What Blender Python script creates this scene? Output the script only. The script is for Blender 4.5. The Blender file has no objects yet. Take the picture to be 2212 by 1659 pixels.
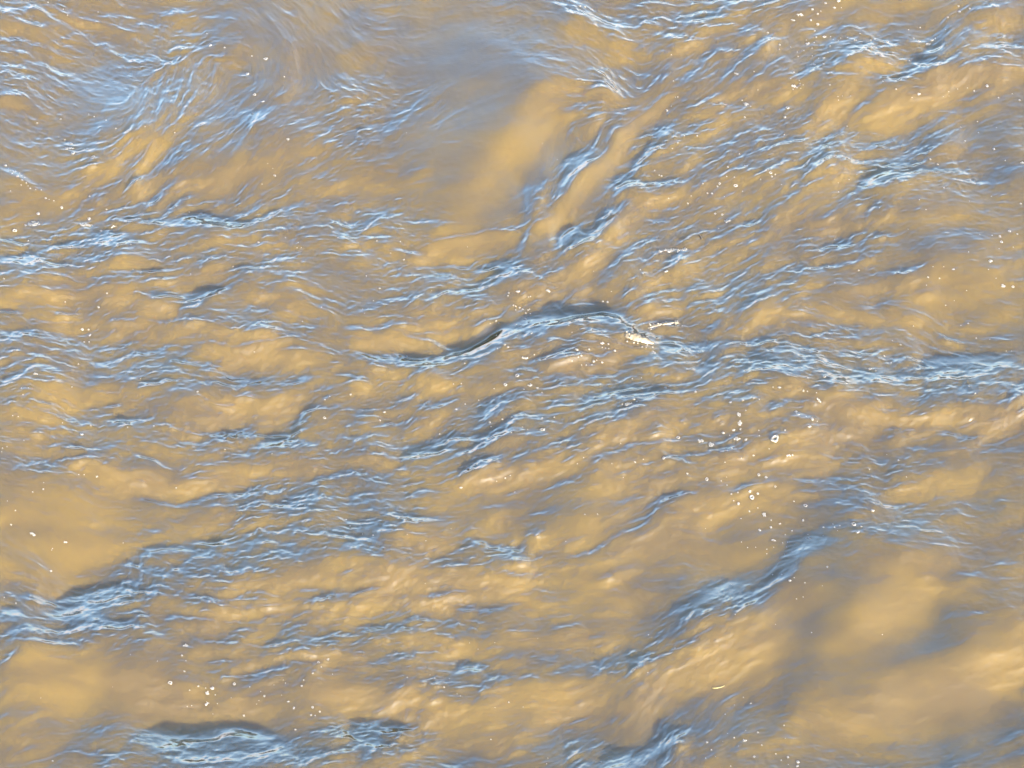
import bpy, bmesh, math, random
import numpy as np
from mathutils import Vector, Matrix

# ---------------------------------------------------------------- camera, sky, sun, exposure
SC = bpy.context.scene
COL = SC.collection
PITCH = math.radians(52.0)
DIST = 14.0
HFOV = math.radians(21.0)
CAM = np.array([0.0, -DIST * math.cos(PITCH), DIST * math.sin(PITCH)])
cd = bpy.data.cameras.new("camera")
cd.sensor_fit = 'HORIZONTAL'
cd.angle = HFOV
cd.clip_start = 0.1
cd.clip_end = 5000
cam = bpy.data.objects.new("camera", cd)
cam.location = CAM
cam.rotation_euler = (math.pi / 2 - PITCH, 0, 0)
COL.objects.link(cam)
SC.camera = cam

SUN_EL = math.radians(14.0)
SUN_AZ = math.radians(150.0)         # measured from straight ahead (+Y): behind the viewer, a little to the right
SUN_DIR = np.array([math.cos(SUN_EL) * math.sin(SUN_AZ), math.cos(SUN_EL) * math.cos(SUN_AZ), math.sin(SUN_EL)])
w = bpy.data.worlds.new("World")
SC.world = w
w.use_nodes = True
nt = w.node_tree
bg = nt.nodes["Background"]
sky = nt.nodes.new("ShaderNodeTexSky")
sky.sky_type = 'NISHITA'
sky.sun_disc = False
sky.sun_elevation = SUN_EL
sky.sun_rotation = SUN_AZ
sky.air_density = 1.0
sky.dust_density = 2.5
sky.ozone_density = 2.0
# low bank of bright cloud, added for wave backs to mirror; clear blue above
wtc = nt.nodes.new("ShaderNodeTexCoord")
wsep = nt.nodes.new("ShaderNodeSeparateXYZ")
nt.links.new(wtc.outputs['Generated'], wsep.inputs[0])
wmp = nt.nodes.new("ShaderNodeMapping")
wmp.inputs['Scale'].default_value = (1.0, 1.0, 2.2)
wno = nt.nodes.new("ShaderNodeTexNoise")
wno.inputs['Scale'].default_value = 2.6
wno.inputs['Detail'].default_value = 6.0
wno.inputs['Roughness'].default_value = 0.55
nt.links.new(wtc.outputs['Generated'], wmp.inputs[0])
nt.links.new(wmp.outputs[0], wno.inputs['Vector'])
wel = nt.nodes.new("ShaderNodeMapRange")
wel.inputs['From Min'].default_value = 0.04
wel.inputs['From Max'].default_value = 0.46
wel.inputs['To Min'].default_value = 0.18
wel.inputs['To Max'].default_value = -0.24
nt.links.new(wsep.outputs['Z'], wel.inputs['Value'])
wad = nt.nodes.new("ShaderNodeMath")
wad.operation = 'ADD'
nt.links.new(wno.outputs['Fac'], wad.inputs[0])
nt.links.new(wel.outputs[0], wad.inputs[1])
wcr = nt.nodes.new("ShaderNodeMapRange")
wcr.interpolation_type = 'SMOOTHSTEP'
wcr.inputs['From Min'].default_value = 0.46
wcr.inputs['From Max'].default_value = 0.70
nt.links.new(wad.outputs[0], wcr.inputs['Value'])
wmx = nt.nodes.new("ShaderNodeMixRGB")
wmx.inputs[2].default_value = (3.9, 3.65, 3.9, 1)
nt.links.new(wcr.outputs[0], wmx.inputs[0])
nt.links.new(sky.outputs[0], wmx.inputs[1])
nt.links.new(wmx.outputs[0], bg.inputs[0])
bg.inputs[1].default_value = 0.105
sl = bpy.data.lights.new("sun", 'SUN')
sl.energy = 5.0
sl.angle = math.radians(0.5)
sl.color = (1.0, 0.885, 0.70)
so = bpy.data.objects.new("sun", sl)
so.rotation_euler = Vector(-SUN_DIR).to_track_quat('-Z', 'Y').to_euler()
so.location = (10, -18, 8)
COL.objects.link(so)
SC.view_settings.view_transform = 'Standard'
SC.view_settings.look = 'None'
SC.view_settings.exposure = 4.12
SC.view_settings.gamma = 1.0
SC.view_settings.use_curve_mapping = False

random.seed(7)
RNG = np.random.default_rng(11)

# Wave crests (W), sunlit swells (L) and shaded troughs (D) of this stretch of river, read
# off the photograph in nine survey sheets: kind, width, strength, polyline.
SHEETS = {}
SHEETS[(0, 0)] = """
D 240 .5 350,350 800,600 1500,550;D 200 .3 1400,800 1900,700
W 18 1 0,60 150,65 250,45;W 20 1 200,30 330,85 400,120;W 22 1 370,10 450,60 560,95 700,140 860,190
W 22 1 0,90 90,105 180,140 250,155 340,145;W 20 .9 260,65 400,130 480,170 580,200;W 20 .9 0,235 120,255 220,290
W 15 .7 320,235 400,260 480,280;W 16 .8 780,70 870,120 960,150 1030,180;W 14 .6 1000,60 1100,80 1250,70
W 18 .8 860,240 920,265 960,290;W 18 .9 680,280 760,320 830,360 900,375 980,370;W 20 1 990,370 1050,395 1120,400 1180,370 1240,340
W 14 .7 1080,310 1130,290 1200,280;W 14 .7 1170,230 1230,250 1290,285;W 12 .6 0,435 100,440 160,410 280,410 340,430 500,480 570,520
W 10 .5 0,540 100,545 200,590 300,640 400,690;W 10 .5 0,500 150,505 250,550 350,610;W 10 .5 60,480 200,500 330,560
W 14 .9 0,630 60,650 110,650;W 12 .8 100,720 180,760 260,800;W 10 .7 1090,440 1080,520;W 10 .7 1120,420 1095,560 1080,650
W 12 .8 1130,490 1100,570 1090,660 1090,750;W 8 .7 1180,500 1130,560;W 8 .8 1270,440 1280,490 1290,540 1270,620 1210,690
W 8 .6 1300,290 1250,310 1235,370 1235,420;W 8 .7 1180,830 1090,835 1060,890
W 10 .7 640,1060 560,1075 480,1090;W 12 .7 1150,960 1090,1000 1050,1060 1000,1110;W 10 .7 860,930 820,980 750,1040
W 10 .7 1000,940 960,1020 890,1090;W 10 .8 670,1290 720,1230 800,1190;W 10 .7 900,1230 980,1140;W 10 .6 1320,1170 1380,1120
W 16 .9 1270,1260 1180,1310 1090,1360;W 12 .7 930,1340 1050,1280 1150,1240;W 12 .7 700,1380 850,1340 950,1290
W 10 .7 1520,1290 1560,1240;W 16 .7 1770,1330 1860,1250 1950,1190;W 12 .5 300,930 420,960 560,950 680,965;W 10 .6 430,990 520,1020 600,1025
W 12 .6 540,1260 600,1210 700,1090;W 8 .6 530,1300 560,1350 650,1370;W 14 .6 120,870 200,920 300,930
W 10 .6 1640,1000 1680,930 1720,890;W 10 .5 1490,900 1540,840;W 10 .5 1580,920 1640,860;W 10 .5 1840,880 1930,800 2030,740;W 10 .5 2000,920 2100,850 2200,760
W 10 .5 1960,890 2050,820 2150,740;W 10 .5 2060,1040 2130,980 2212,920;W 10 .5 1980,1200 2080,1160 2212,1130
W 8 .5 1830,110 1880,150 1910,190;W 8 .4 2080,320 2110,400 2120,470 2150,520;W 8 .4 1820,60 1900,110;W 8 .4 2110,20 2160,80;W 8 .4 1820,400 1830,460
W 25 1 640,1440 800,1440 950,1470 1080,1480 1250,1490 1400,1480 1600,1470 1750,1470
W 20 1 1050,1480 1200,1450 1350,1470 1450,1440 1600,1450 1800,1390;W 18 .9 960,1530 1060,1500;W 20 .9 0,1570 150,1590;W 14 .8 300,1560 440,1510
W 25 .9 350,1620 550,1600 750,1580 850,1550;W 20 .9 650,1640 800,1620 950,1600;W 10 .6 1650,1500 1800,1490 2000,1470 2200,1470
W 10 .6 1400,1560 1550,1530 1700,1530;W 10 .6 1100,1640 1250,1600 1400,1560;W 10 .5 1800,1550 1950,1530;W 10 .6 0,1470 150,1450
D 200 .35 600,450 780,560 800,700 650,760;D 80 .6 1500,700 1750,780;D 80 .5 480,870 650,880;D 120 .4 1350,100 1500,200
D 60 1 1000,1430 1200,1420 1420,1420;D 80 .9 560,1530 850,1560;D 50 .7 1250,920 1200,1000;D 40 .6 930,1170 1130,1010
D 25 .9 30,1080 150,1160 260,1230 330,1270;D 80 .5 1050,320 950,220;D 60 .6 500,960 700,1000;D 50 .5 1850,1350 2100,1400;D 70 .5 1600,950;D 60 .4 1700,550
L 60 .6 350,70 550,120 700,180;L 50 .5 60,170 200,210 300,210;L 50 .5 500,10 620,30;L 120 .4 380,330 560,370;L 60 .5 230,110
L 40 .6 0,680 80,700 160,760;L 70 .4 1350,520 1340,650 1250,700;L 50 .7 980,900 850,990 720,1080 620,1200 540,1260
L 40 .6 1020,950 970,1010 900,1090;L 50 .7 1050,1140 980,1200 920,1240;L 35 .6 720,1210 800,1220;L 70 .8 1300,1200 1450,1160 1600,1080
L 90 .5 1700,1040 1900,950 2100,1000;L 70 .5 1800,650 1900,480 1900,330;L 90 .5 100,1200 250,1300 100,1380
L 40 .6 380,1320 470,1290 560,1330 650,1350;L 40 .7 750,1490 900,1490 1050,1500;L 60 .4 1050,1340 1300,1380;L 60 .5 2000,1200 2200,1250;L 60 .5 1550,400
"""
SHEETS[(1, 0)] = """
K 28 .45 1400,1570 1440,1520 1550,1470;K 24 .8 1740,1230 1830,1185 1930,1165;K 26 .3 1190,1180 1185,1300 1200,1400
S 260 .9 700,300 1000,600 800,1050;S 130 .9 1250,900 1050,1300 800,1400;S 45 .8 2150,630 1950,760 1800,920 1720,1060 1580,1220 1440,1400 1320,1460 1260,1600
S 60 .7 650,1580 900,1540 1100,1560;D 30 .55 1850,780 1720,900 1600,1030 1500,1150 1420,1280 1340,1370;D 28 .8 1220,1450 1180,1540 1130,1640;D 260 .4 300,250 1000,200;D 260 .35 200,800 900,700
D 170 .4 1250,130 1200,300 1050,420;D 150 .35 700,800 900,750 1000,650;D 120 .3 800,420 500,420;D 90 .4 100,80
D 60 .8 1200,1150 1190,1300 1200,1400;D 50 .9 1400,1080 1540,1010 1650,990;D 40 .8 1440,1230 1530,1120 1600,1060
D 45 1.5 1420,1540 1480,1500 1550,1480;D 30 1 1400,1600 1430,1530;D 35 1.4 1740,1240 1830,1190 1930,1170
D 45 1.3 1950,930 2060,860 2130,800;D 70 .6 1700,130 1900,130;D 50 .6 100,1390 300,1340;D 30 .6 1140,1640 1190,1560;D 70 .4 0,500 150,620
L 110 1 1250,780 1330,720 1250,860 1150,960;L 80 .6 1350,640 1480,560;L 120 .5 1000,1100 900,1250 800,1400
L 100 .5 150,1150 300,1180;L 90 .25 550,50 700,80 850,40;L 90 .2 500,150;L 60 .6 1520,220 1620,250 1720,290
L 50 .9 1800,310 1850,350;L 50 .5 1850,420;L 50 .5 1650,580 1750,640;L 50 1.0 2150,620 2050,690 1950,760
L 55 1.2 1900,790 1850,850 1800,910;L 55 1.2 1800,990 1700,1060 1620,1150 1560,1230;L 55 1.2 1280,1480 1350,1460 1450,1390 1520,1310
L 50 .9 600,1600 750,1570 950,1540 1100,1560;L 60 .5 1950,1350 1850,1450;L 50 .7 1850,1270 1950,1300 2100,1280 2200,1230
L 40 .6 1820,1400 1800,1500;L 60 .4 1600,780 1650,880
W 20 1 1370,20 1450,50 1480,90 1560,120 1640,150 1690,220 1750,265 1820,290;W 16 .8 1480,40 1560,80 1650,110 1740,160 1800,190
W 20 1 2000,60 1980,130 1950,170 1880,200;W 18 .9 2060,110 2150,140 2212,130;W 16 .9 2030,230 2100,240 2180,250;W 16 .8 2100,190 2212,180
W 14 .8 2130,70 2212,100;W 14 .8 2000,20 2212,30;W 14 .8 1820,290 1900,330 1980,330;W 10 .8 1700,440 1690,500 1690,540 1600,580
W 10 .7 1680,430 1740,460 1750,520;W 10 .8 1750,580 1830,630;W 14 .8 1510,670 1570,660;W 12 .8 1570,690 1620,720
W 8 .6 1570,740 1540,800 1540,870 1590,930 1660,985;W 12 1 2200,590 2080,620 2000,680 1900,760 1850,810 1780,860 1740,920
W 12 1 1740,920 1710,985 1620,1060 1550,1140 1500,1230 1440,1310 1390,1370
W 14 1 1400,1380 1330,1430 1260,1450 1220,1490 1210,1560 1190,1610 1150,1650
W 8 1 540,1590 650,1560 800,1530 950,1500 1080,1505 1200,1525;W 10 .7 1270,1340 1240,1420 1230,1460
W 22 .9 2212,900 2100,930 2000,970 1950,1010 1920,1060 1880,1120 1820,1150;W 18 .7 2190,760 2120,820 2060,850
W 16 .9 1950,1200 1880,1210 1840,1270 1780,1370 1730,1450 1660,1530 1600,1590;W 14 .6 1960,1190 2100,1180 2212,1170
W 18 .8 1700,1570 1600,1580 1500,1610 1420,1650;W 14 .6 2000,1250 2080,1310;W 12 .6 1970,1410 2050,1430 2100,1430;W 12 .6 2212,1300 2120,1350
W 10 .6 30,470 100,560;W 10 .6 310,530 350,565;W 10 .7 500,660 440,740;W 10 .6 0,900 100,860 200,840;W 10 .6 0,860 60,850
W 10 .6 100,960 220,940;W 8 .4 650,960 780,965;W 30 .5 1210,410 1330,390 1420,400;W 20 .5 1250,440 1380,460;W 20 .5 1240,1270 1300,1220 1340,1160
W 14 .8 440,1350 380,1390 300,1420 200,1440 60,1450;W 14 .8 0,1480 150,1490 250,1480 400,1500 460,1510;W 10 .7 460,1520 530,1580
W 12 .7 570,1480 650,1490;W 10 .6 430,1440 500,1450;W 10 .6 0,1540 200,1540 420,1550;W 10 .5 0,1580 150,1590;W 10 .6 0,1630 100,1620
W 8 .6 2212,270 2120,310 2090,380 2080,430;W 14 .6 2160,390 2130,470 2060,530;W 10 .5 200,640 290,640;W 10 .5 110,470 190,490;W 10 .4 150,680 220,710
W 8 .5 0,700 80,690;W 8 .4 620,860 650,800;W 14 .6 1830,1310 1760,1400 1700,1480
"""
SHEETS[(2, 0)] = """
K 36 .7 1190,1200 1280,1140 1380,1100;K 36 .5 1560,330 1700,290;
W 14 .7 0,20 200,10 400,20;W 20 .8 400,10 330,60 250,70;W 12 .7 550,80 700,40 800,10;W 16 .8 150,180 250,190 350,170;W 12 .6 0,150 80,140 200,120
W 12 .6 300,130 400,110;W 8 .6 0,300 70,240 130,190;W 12 .6 600,220 650,190;W 10 .7 620,270 700,240;W 14 .7 170,390 260,350 350,330
W 10 .8 480,350 400,400 320,460 250,520 190,580;W 8 .6 190,580 190,640;W 12 .6 100,460 160,400;W 8 .6 560,370 580,300;W 12 .6 0,100 90,80 200,70
W 14 .7 730,490 810,450 900,430;W 14 .8 1110,390 1160,360 1200,310 1230,270;W 16 .7 1250,240 1320,260 1400,290;W 10 .6 1100,180 1190,210
W 12 .6 1000,300 1080,280 1160,230;W 12 .7 900,480 1050,500 1150,500;W 16 1 1300,510 1390,530 1450,510 1500,480
W 22 1 1470,400 1560,430 1680,430 1760,390 1800,360 1820,310;W 12 .7 1620,480 1720,430;W 16 .8 1820,310 1820,250 1870,200;W 12 .7 1760,270 1860,180
W 16 1 1880,80 1950,60 2010,40;W 20 1 1940,320 2080,310 2212,310;W 14 .8 1850,440 1950,410 2080,390;W 12 .7 2000,340 2120,350
W 18 1 1300,590 1220,650 1130,710 1080,760 1030,830 980,890 960,950;W 20 1 960,950 900,990 840,1040;W 18 .9 840,1040 760,1080 650,1110
W 16 .9 960,1040 900,1080 830,1120 760,1180 700,1230;W 16 1 970,1040 1100,1040 1250,1050 1400,1080 1500,1060;W 18 1 1400,1080 1550,1040 1600,960 1680,910
W 16 .8 1550,870 1680,820 1780,770;W 12 .6 1840,700 1950,680;W 14 .7 800,960 950,930 1100,910;W 14 .5 1260,910 1370,870
W 16 1 1060,1300 1150,1250 1250,1220 1350,1190 1440,1160;W 16 .9 1450,1130 1600,1110 1750,1100 1850,1110;W 16 .9 1680,1150 1850,1160 2000,1170 2150,1160
W 10 .6 600,730 550,790;W 10 .7 300,920 380,860 470,840 600,820;W 10 .7 360,960 480,920 600,890;W 10 .8 30,1250 100,1190 230,1140 370,1090
W 10 .7 0,1110 100,1090 180,1060;W 10 .7 260,1090 330,1040 400,990;W 10 .7 440,1010 560,960 680,920;W 10 .6 670,1290 780,1260
W 14 .9 150,1580 270,1510 380,1450 500,1430;W 12 .8 80,1640 160,1590 250,1560;W 10 .7 0,1560 100,1510 220,1470;W 12 .7 190,1650 300,1590;W 10 .6 600,1300 520,1370
W 12 .7 1180,1440 1210,1380 1270,1340;W 12 .9 1130,1590 1200,1510 1220,1500;W 12 .7 1120,1500 1200,1500;W 10 .7 1010,1590 1060,1570;W 8 .5 1250,1520 1400,1520
W 14 .8 760,1630 850,1610 950,1620;W 8 .6 0,980 150,940 250,930;W 8 .6 0,730 120,720;W 8 .6 20,800 130,790;W 8 .6 0,870 140,840 200,820;W 10 .7 140,670 240,670 340,680
W 10 .6 650,560 560,600;W 10 .6 860,590 780,650 730,690;W 8 .6 0,1310 40,1220 100,1150;W 8 .5 480,1080 600,1040;W 10 .5 1180,1300 1350,1310
D 60 1 1600,330 1720,290 1800,260;D 70 .5 900,290 1150,320;D 60 .5 1450,180;D 50 1 1180,1210 1280,1140 1380,1100
D 90 .7 1300,960 1450,980 1520,930;D 100 .5 1900,850 2150,900;D 80 .6 1950,1040 2180,1060;D 50 .5 1560,820;D 60 .4 880,430;D 40 .5 400,350
D 60 .5 480,960 300,1000;D 60 .5 800,1000;D 40 .4 600,450;D 60 .4 1750,1480 2000,1550;D 50 .6 1000,1560 1150,1550;D 50 .6 150,60 300,100;D 60 .5 1200,900
L 80 .8 1050,620 1150,560;L 70 .8 950,680 1100,720;L 90 1 1300,680 1500,660 1650,640;L 80 1.1 1700,560 1850,500 1950,520 2100,480
L 70 .8 1250,800 1400,770;L 60 .6 2050,150 2150,100;L 60 .6 1950,160 2100,210;L 50 .6 1270,130;L 60 .5 1200,100 1350,50 1500,40
L 50 .7 700,170 850,130 1000,60 1100,20;L 45 .5 560,250 650,200;L 60 .6 400,590 550,560 700,570;L 45 .7 50,320 150,310;L 40 .5 250,620 350,570
L 45 .6 250,700 150,720;L 50 .6 1150,440 1300,430;L 40 .5 650,560;L 60 .6 1700,960 1800,960;L 70 .6 1100,1130 1000,1180;L 60 .6 700,1420 800,1370 870,1310
L 60 .6 980,1400 930,1450;L 50 .7 150,1220 250,1200 350,1160;L 45 .6 100,1590 200,1570;L 60 .4 1300,1450 1400,1400;L 70 .4 1600,1400 1850,1400
L 60 .4 1950,1600 2150,1560;L 40 .5 640,1060;L 60 .5 850,800;L 50 .5 1350,600
"""
SHEETS[(0, 1)] = """
W 12 .8 0,40 120,30 250,10;W 15 .8 200,20 330,70 450,90;W 12 .8 0,60 150,70;W 14 .8 0,130 120,130 250,140 400,150;W 12 .7 400,100 550,100
W 18 .9 560,170 700,165 800,155 950,150 1050,130;W 14 .7 700,140 850,120 1000,110;W 12 .8 1200,90 1300,70 1400,40 1530,15;W 12 .7 1490,120 1560,90 1650,80
W 12 .7 1680,50 1800,25 1950,30 2050,20;W 12 .5 1690,100 1830,105;W 10 .6 0,260 150,260;W 10 .8 230,255 350,240 500,230 620,210 750,200 900,195
W 8 .6 500,250 560,270;W 10 .6 900,260 1000,265 1060,240;W 10 .7 1130,200 1270,180;W 10 .7 1000,300 1130,280
W 24 1 1180,380 1250,350 1330,310 1420,250 1500,190;W 12 .8 1180,400 1120,430 1030,430 920,405 800,410 700,430;W 8 .7 1190,400 1250,400 1300,440
W 10 .9 1310,450 1430,480 1520,500 1650,505 1780,495 1900,510;W 10 .6 1090,330 1160,360;W 14 .8 40,370 130,400 200,440;W 14 .8 230,440 350,430 500,425 570,400
W 10 .6 570,400 600,360;W 10 .6 200,350 320,345 420,340;W 16 .7 20,540 150,520 250,480;W 12 .7 200,470 300,500 420,510;W 12 .6 400,540 500,580
W 14 .8 600,600 720,590 850,550;W 12 .6 0,570 100,560 200,590;W 10 1 1370,590 1480,600 1600,585 1700,570 1800,560 1880,545;W 10 .6 1910,510 1880,545
W 12 1 1890,540 2000,570 2100,600 2212,640;W 18 .9 1950,440 2000,480 2100,510 2212,520;W 10 .6 1900,620 2050,630 2212,640
W 14 .8 1900,210 2000,260 2100,310 2150,370;W 10 .7 2150,370 2212,420;W 8 .5 1400,370 1480,375;W 14 .8 1100,680 1200,700 1300,710 1420,720;W 14 .6 850,730 950,720 1050,740
W 20 .9 0,830 80,830 170,780 220,740 280,740;W 16 .9 200,830 330,830 450,820 550,850 650,880 780,890;W 12 .8 0,880 100,840;W 10 .6 900,870 1000,850 1150,830
W 12 .9 1300,820 1420,835 1550,830 1650,810 1780,790;W 10 .6 1360,850 1250,830;W 10 .6 1700,770 1850,750;W 12 .6 1560,900 1650,905;W 10 .5 840,1010 900,970
W 10 .8 0,990 80,995 200,1030 320,1050 450,1080 540,1110;W 8 .5 290,980 350,1020 400,1050;W 12 .8 560,1100 700,1100 820,1080 950,1060
W 12 .8 1010,1080 1070,1120 1180,1140 1300,1150 1420,1140 1500,1140;W 12 .9 1460,1150 1600,1130 1750,1140 1900,1130 1970,1110;W 10 .7 1900,1080 1960,1020 2010,980
W 10 .7 2050,1040 2060,990 2120,970;W 10 .7 1730,1220 1850,1180 1950,1170;W 12 .8 1900,1220 2050,1200 2212,1150;W 12 .8 2080,1220 2160,1250 2212,1250
W 12 .8 1150,1210 1280,1220 1380,1190;W 14 .8 240,1250 350,1250 450,1230;W 12 .7 470,1270 570,1270 680,1260;W 12 .7 100,1380 220,1360 320,1330 390,1310
W 14 .6 180,1410 320,1410;W 10 .6 450,1360 500,1380;W 14 .8 560,1330 640,1340 720,1370;W 12 .6 890,1310 980,1340 1100,1390;W 10 .7 1240,1270 1340,1265 1400,1290
W 10 .7 1400,1330 1520,1320;W 12 .7 1560,1310 1700,1320 1850,1310;W 10 .7 1220,1440 1400,1440 1520,1430;W 14 .7 1580,1410 1700,1410 1820,1390
W 22 1 820,1550 950,1560 1060,1580 1150,1590 1250,1580 1400,1540 1520,1540 1620,1510;W 14 .9 1650,1500 1800,1500 1900,1480 2020,1440 2212,1420
W 22 1 1560,1600 1700,1600 1830,1610 1950,1640 2000,1659;W 12 .6 1900,1540 2050,1540;W 8 .5 320,1130 200,1110 50,1100;W 10 .5 1150,620 1050,600;W 10 .5 900,640 1000,600
D 60 1 0,30 150,60 300,60;D 60 .6 1230,290 1150,250;D 50 .7 1230,320 1330,250;D 80 .5 850,700 1000,640 1100,600;D 70 .5 600,700 900,790;D 50 .5 100,620
D 60 .6 0,530 200,500;D 60 .4 1700,130 1900,150;D 60 .45 1400,400 1800,430;D 50 .6 1500,780 1700,770;D 40 .5 1400,1090 1800,1080
D 60 .6 1700,1180 2000,1180;D 50 .5 600,1110 900,1120;D 50 .8 1500,1510 1650,1480;D 120 .6 1800,1570 2150,1520;D 60 .4 250,1340 400,1360;D 50 .5 2100,350;D 60 .6 80,790
L 60 .9 50,300 250,280 450,270 700,240 850,230;L 60 .8 750,330 880,290 950,330;L 70 .8 950,370 1080,350 1140,390;L 50 .6 1150,230 1350,160 1450,120
L 60 .6 1000,80 800,70;L 50 .6 400,400 300,380;L 50 .7 300,470 450,460 600,420;L 60 .7 750,460 900,440;L 70 .9 1000,480 1100,470 1250,490
L 60 .8 1350,530 1550,540 1750,530;L 80 .5 1600,250 1750,280 1900,330;L 55 .8 1300,620 1500,630 1700,600 1850,590;L 70 .7 1400,730 1600,690 1800,660 2100,660
L 50 .6 2000,360 2080,400 2150,440;L 90 .9 300,900 400,910 480,960;L 70 .6 650,900 850,920;L 60 .6 450,800;L 100 .7 1300,930 1600,960 1850,940
L 80 .6 1150,1060 1350,1070 1600,1030 1850,1020;L 60 .7 50,1030 250,1060 400,1120;L 60 .6 50,1140 250,1150;L 60 .6 50,1260 200,1280 400,1250
L 50 .6 1150,1170 1250,1160;L 60 1.1 520,1380 620,1400 720,1430;L 70 .9 750,1460 950,1490 1150,1510 1400,1470 1550,1460
L 50 .6 1400,1360 1600,1350 1850,1370 2100,1370;L 160 .7 100,1500 400,1600 700,1620;L 50 .5 1000,1300 1200,1310
"""
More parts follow.
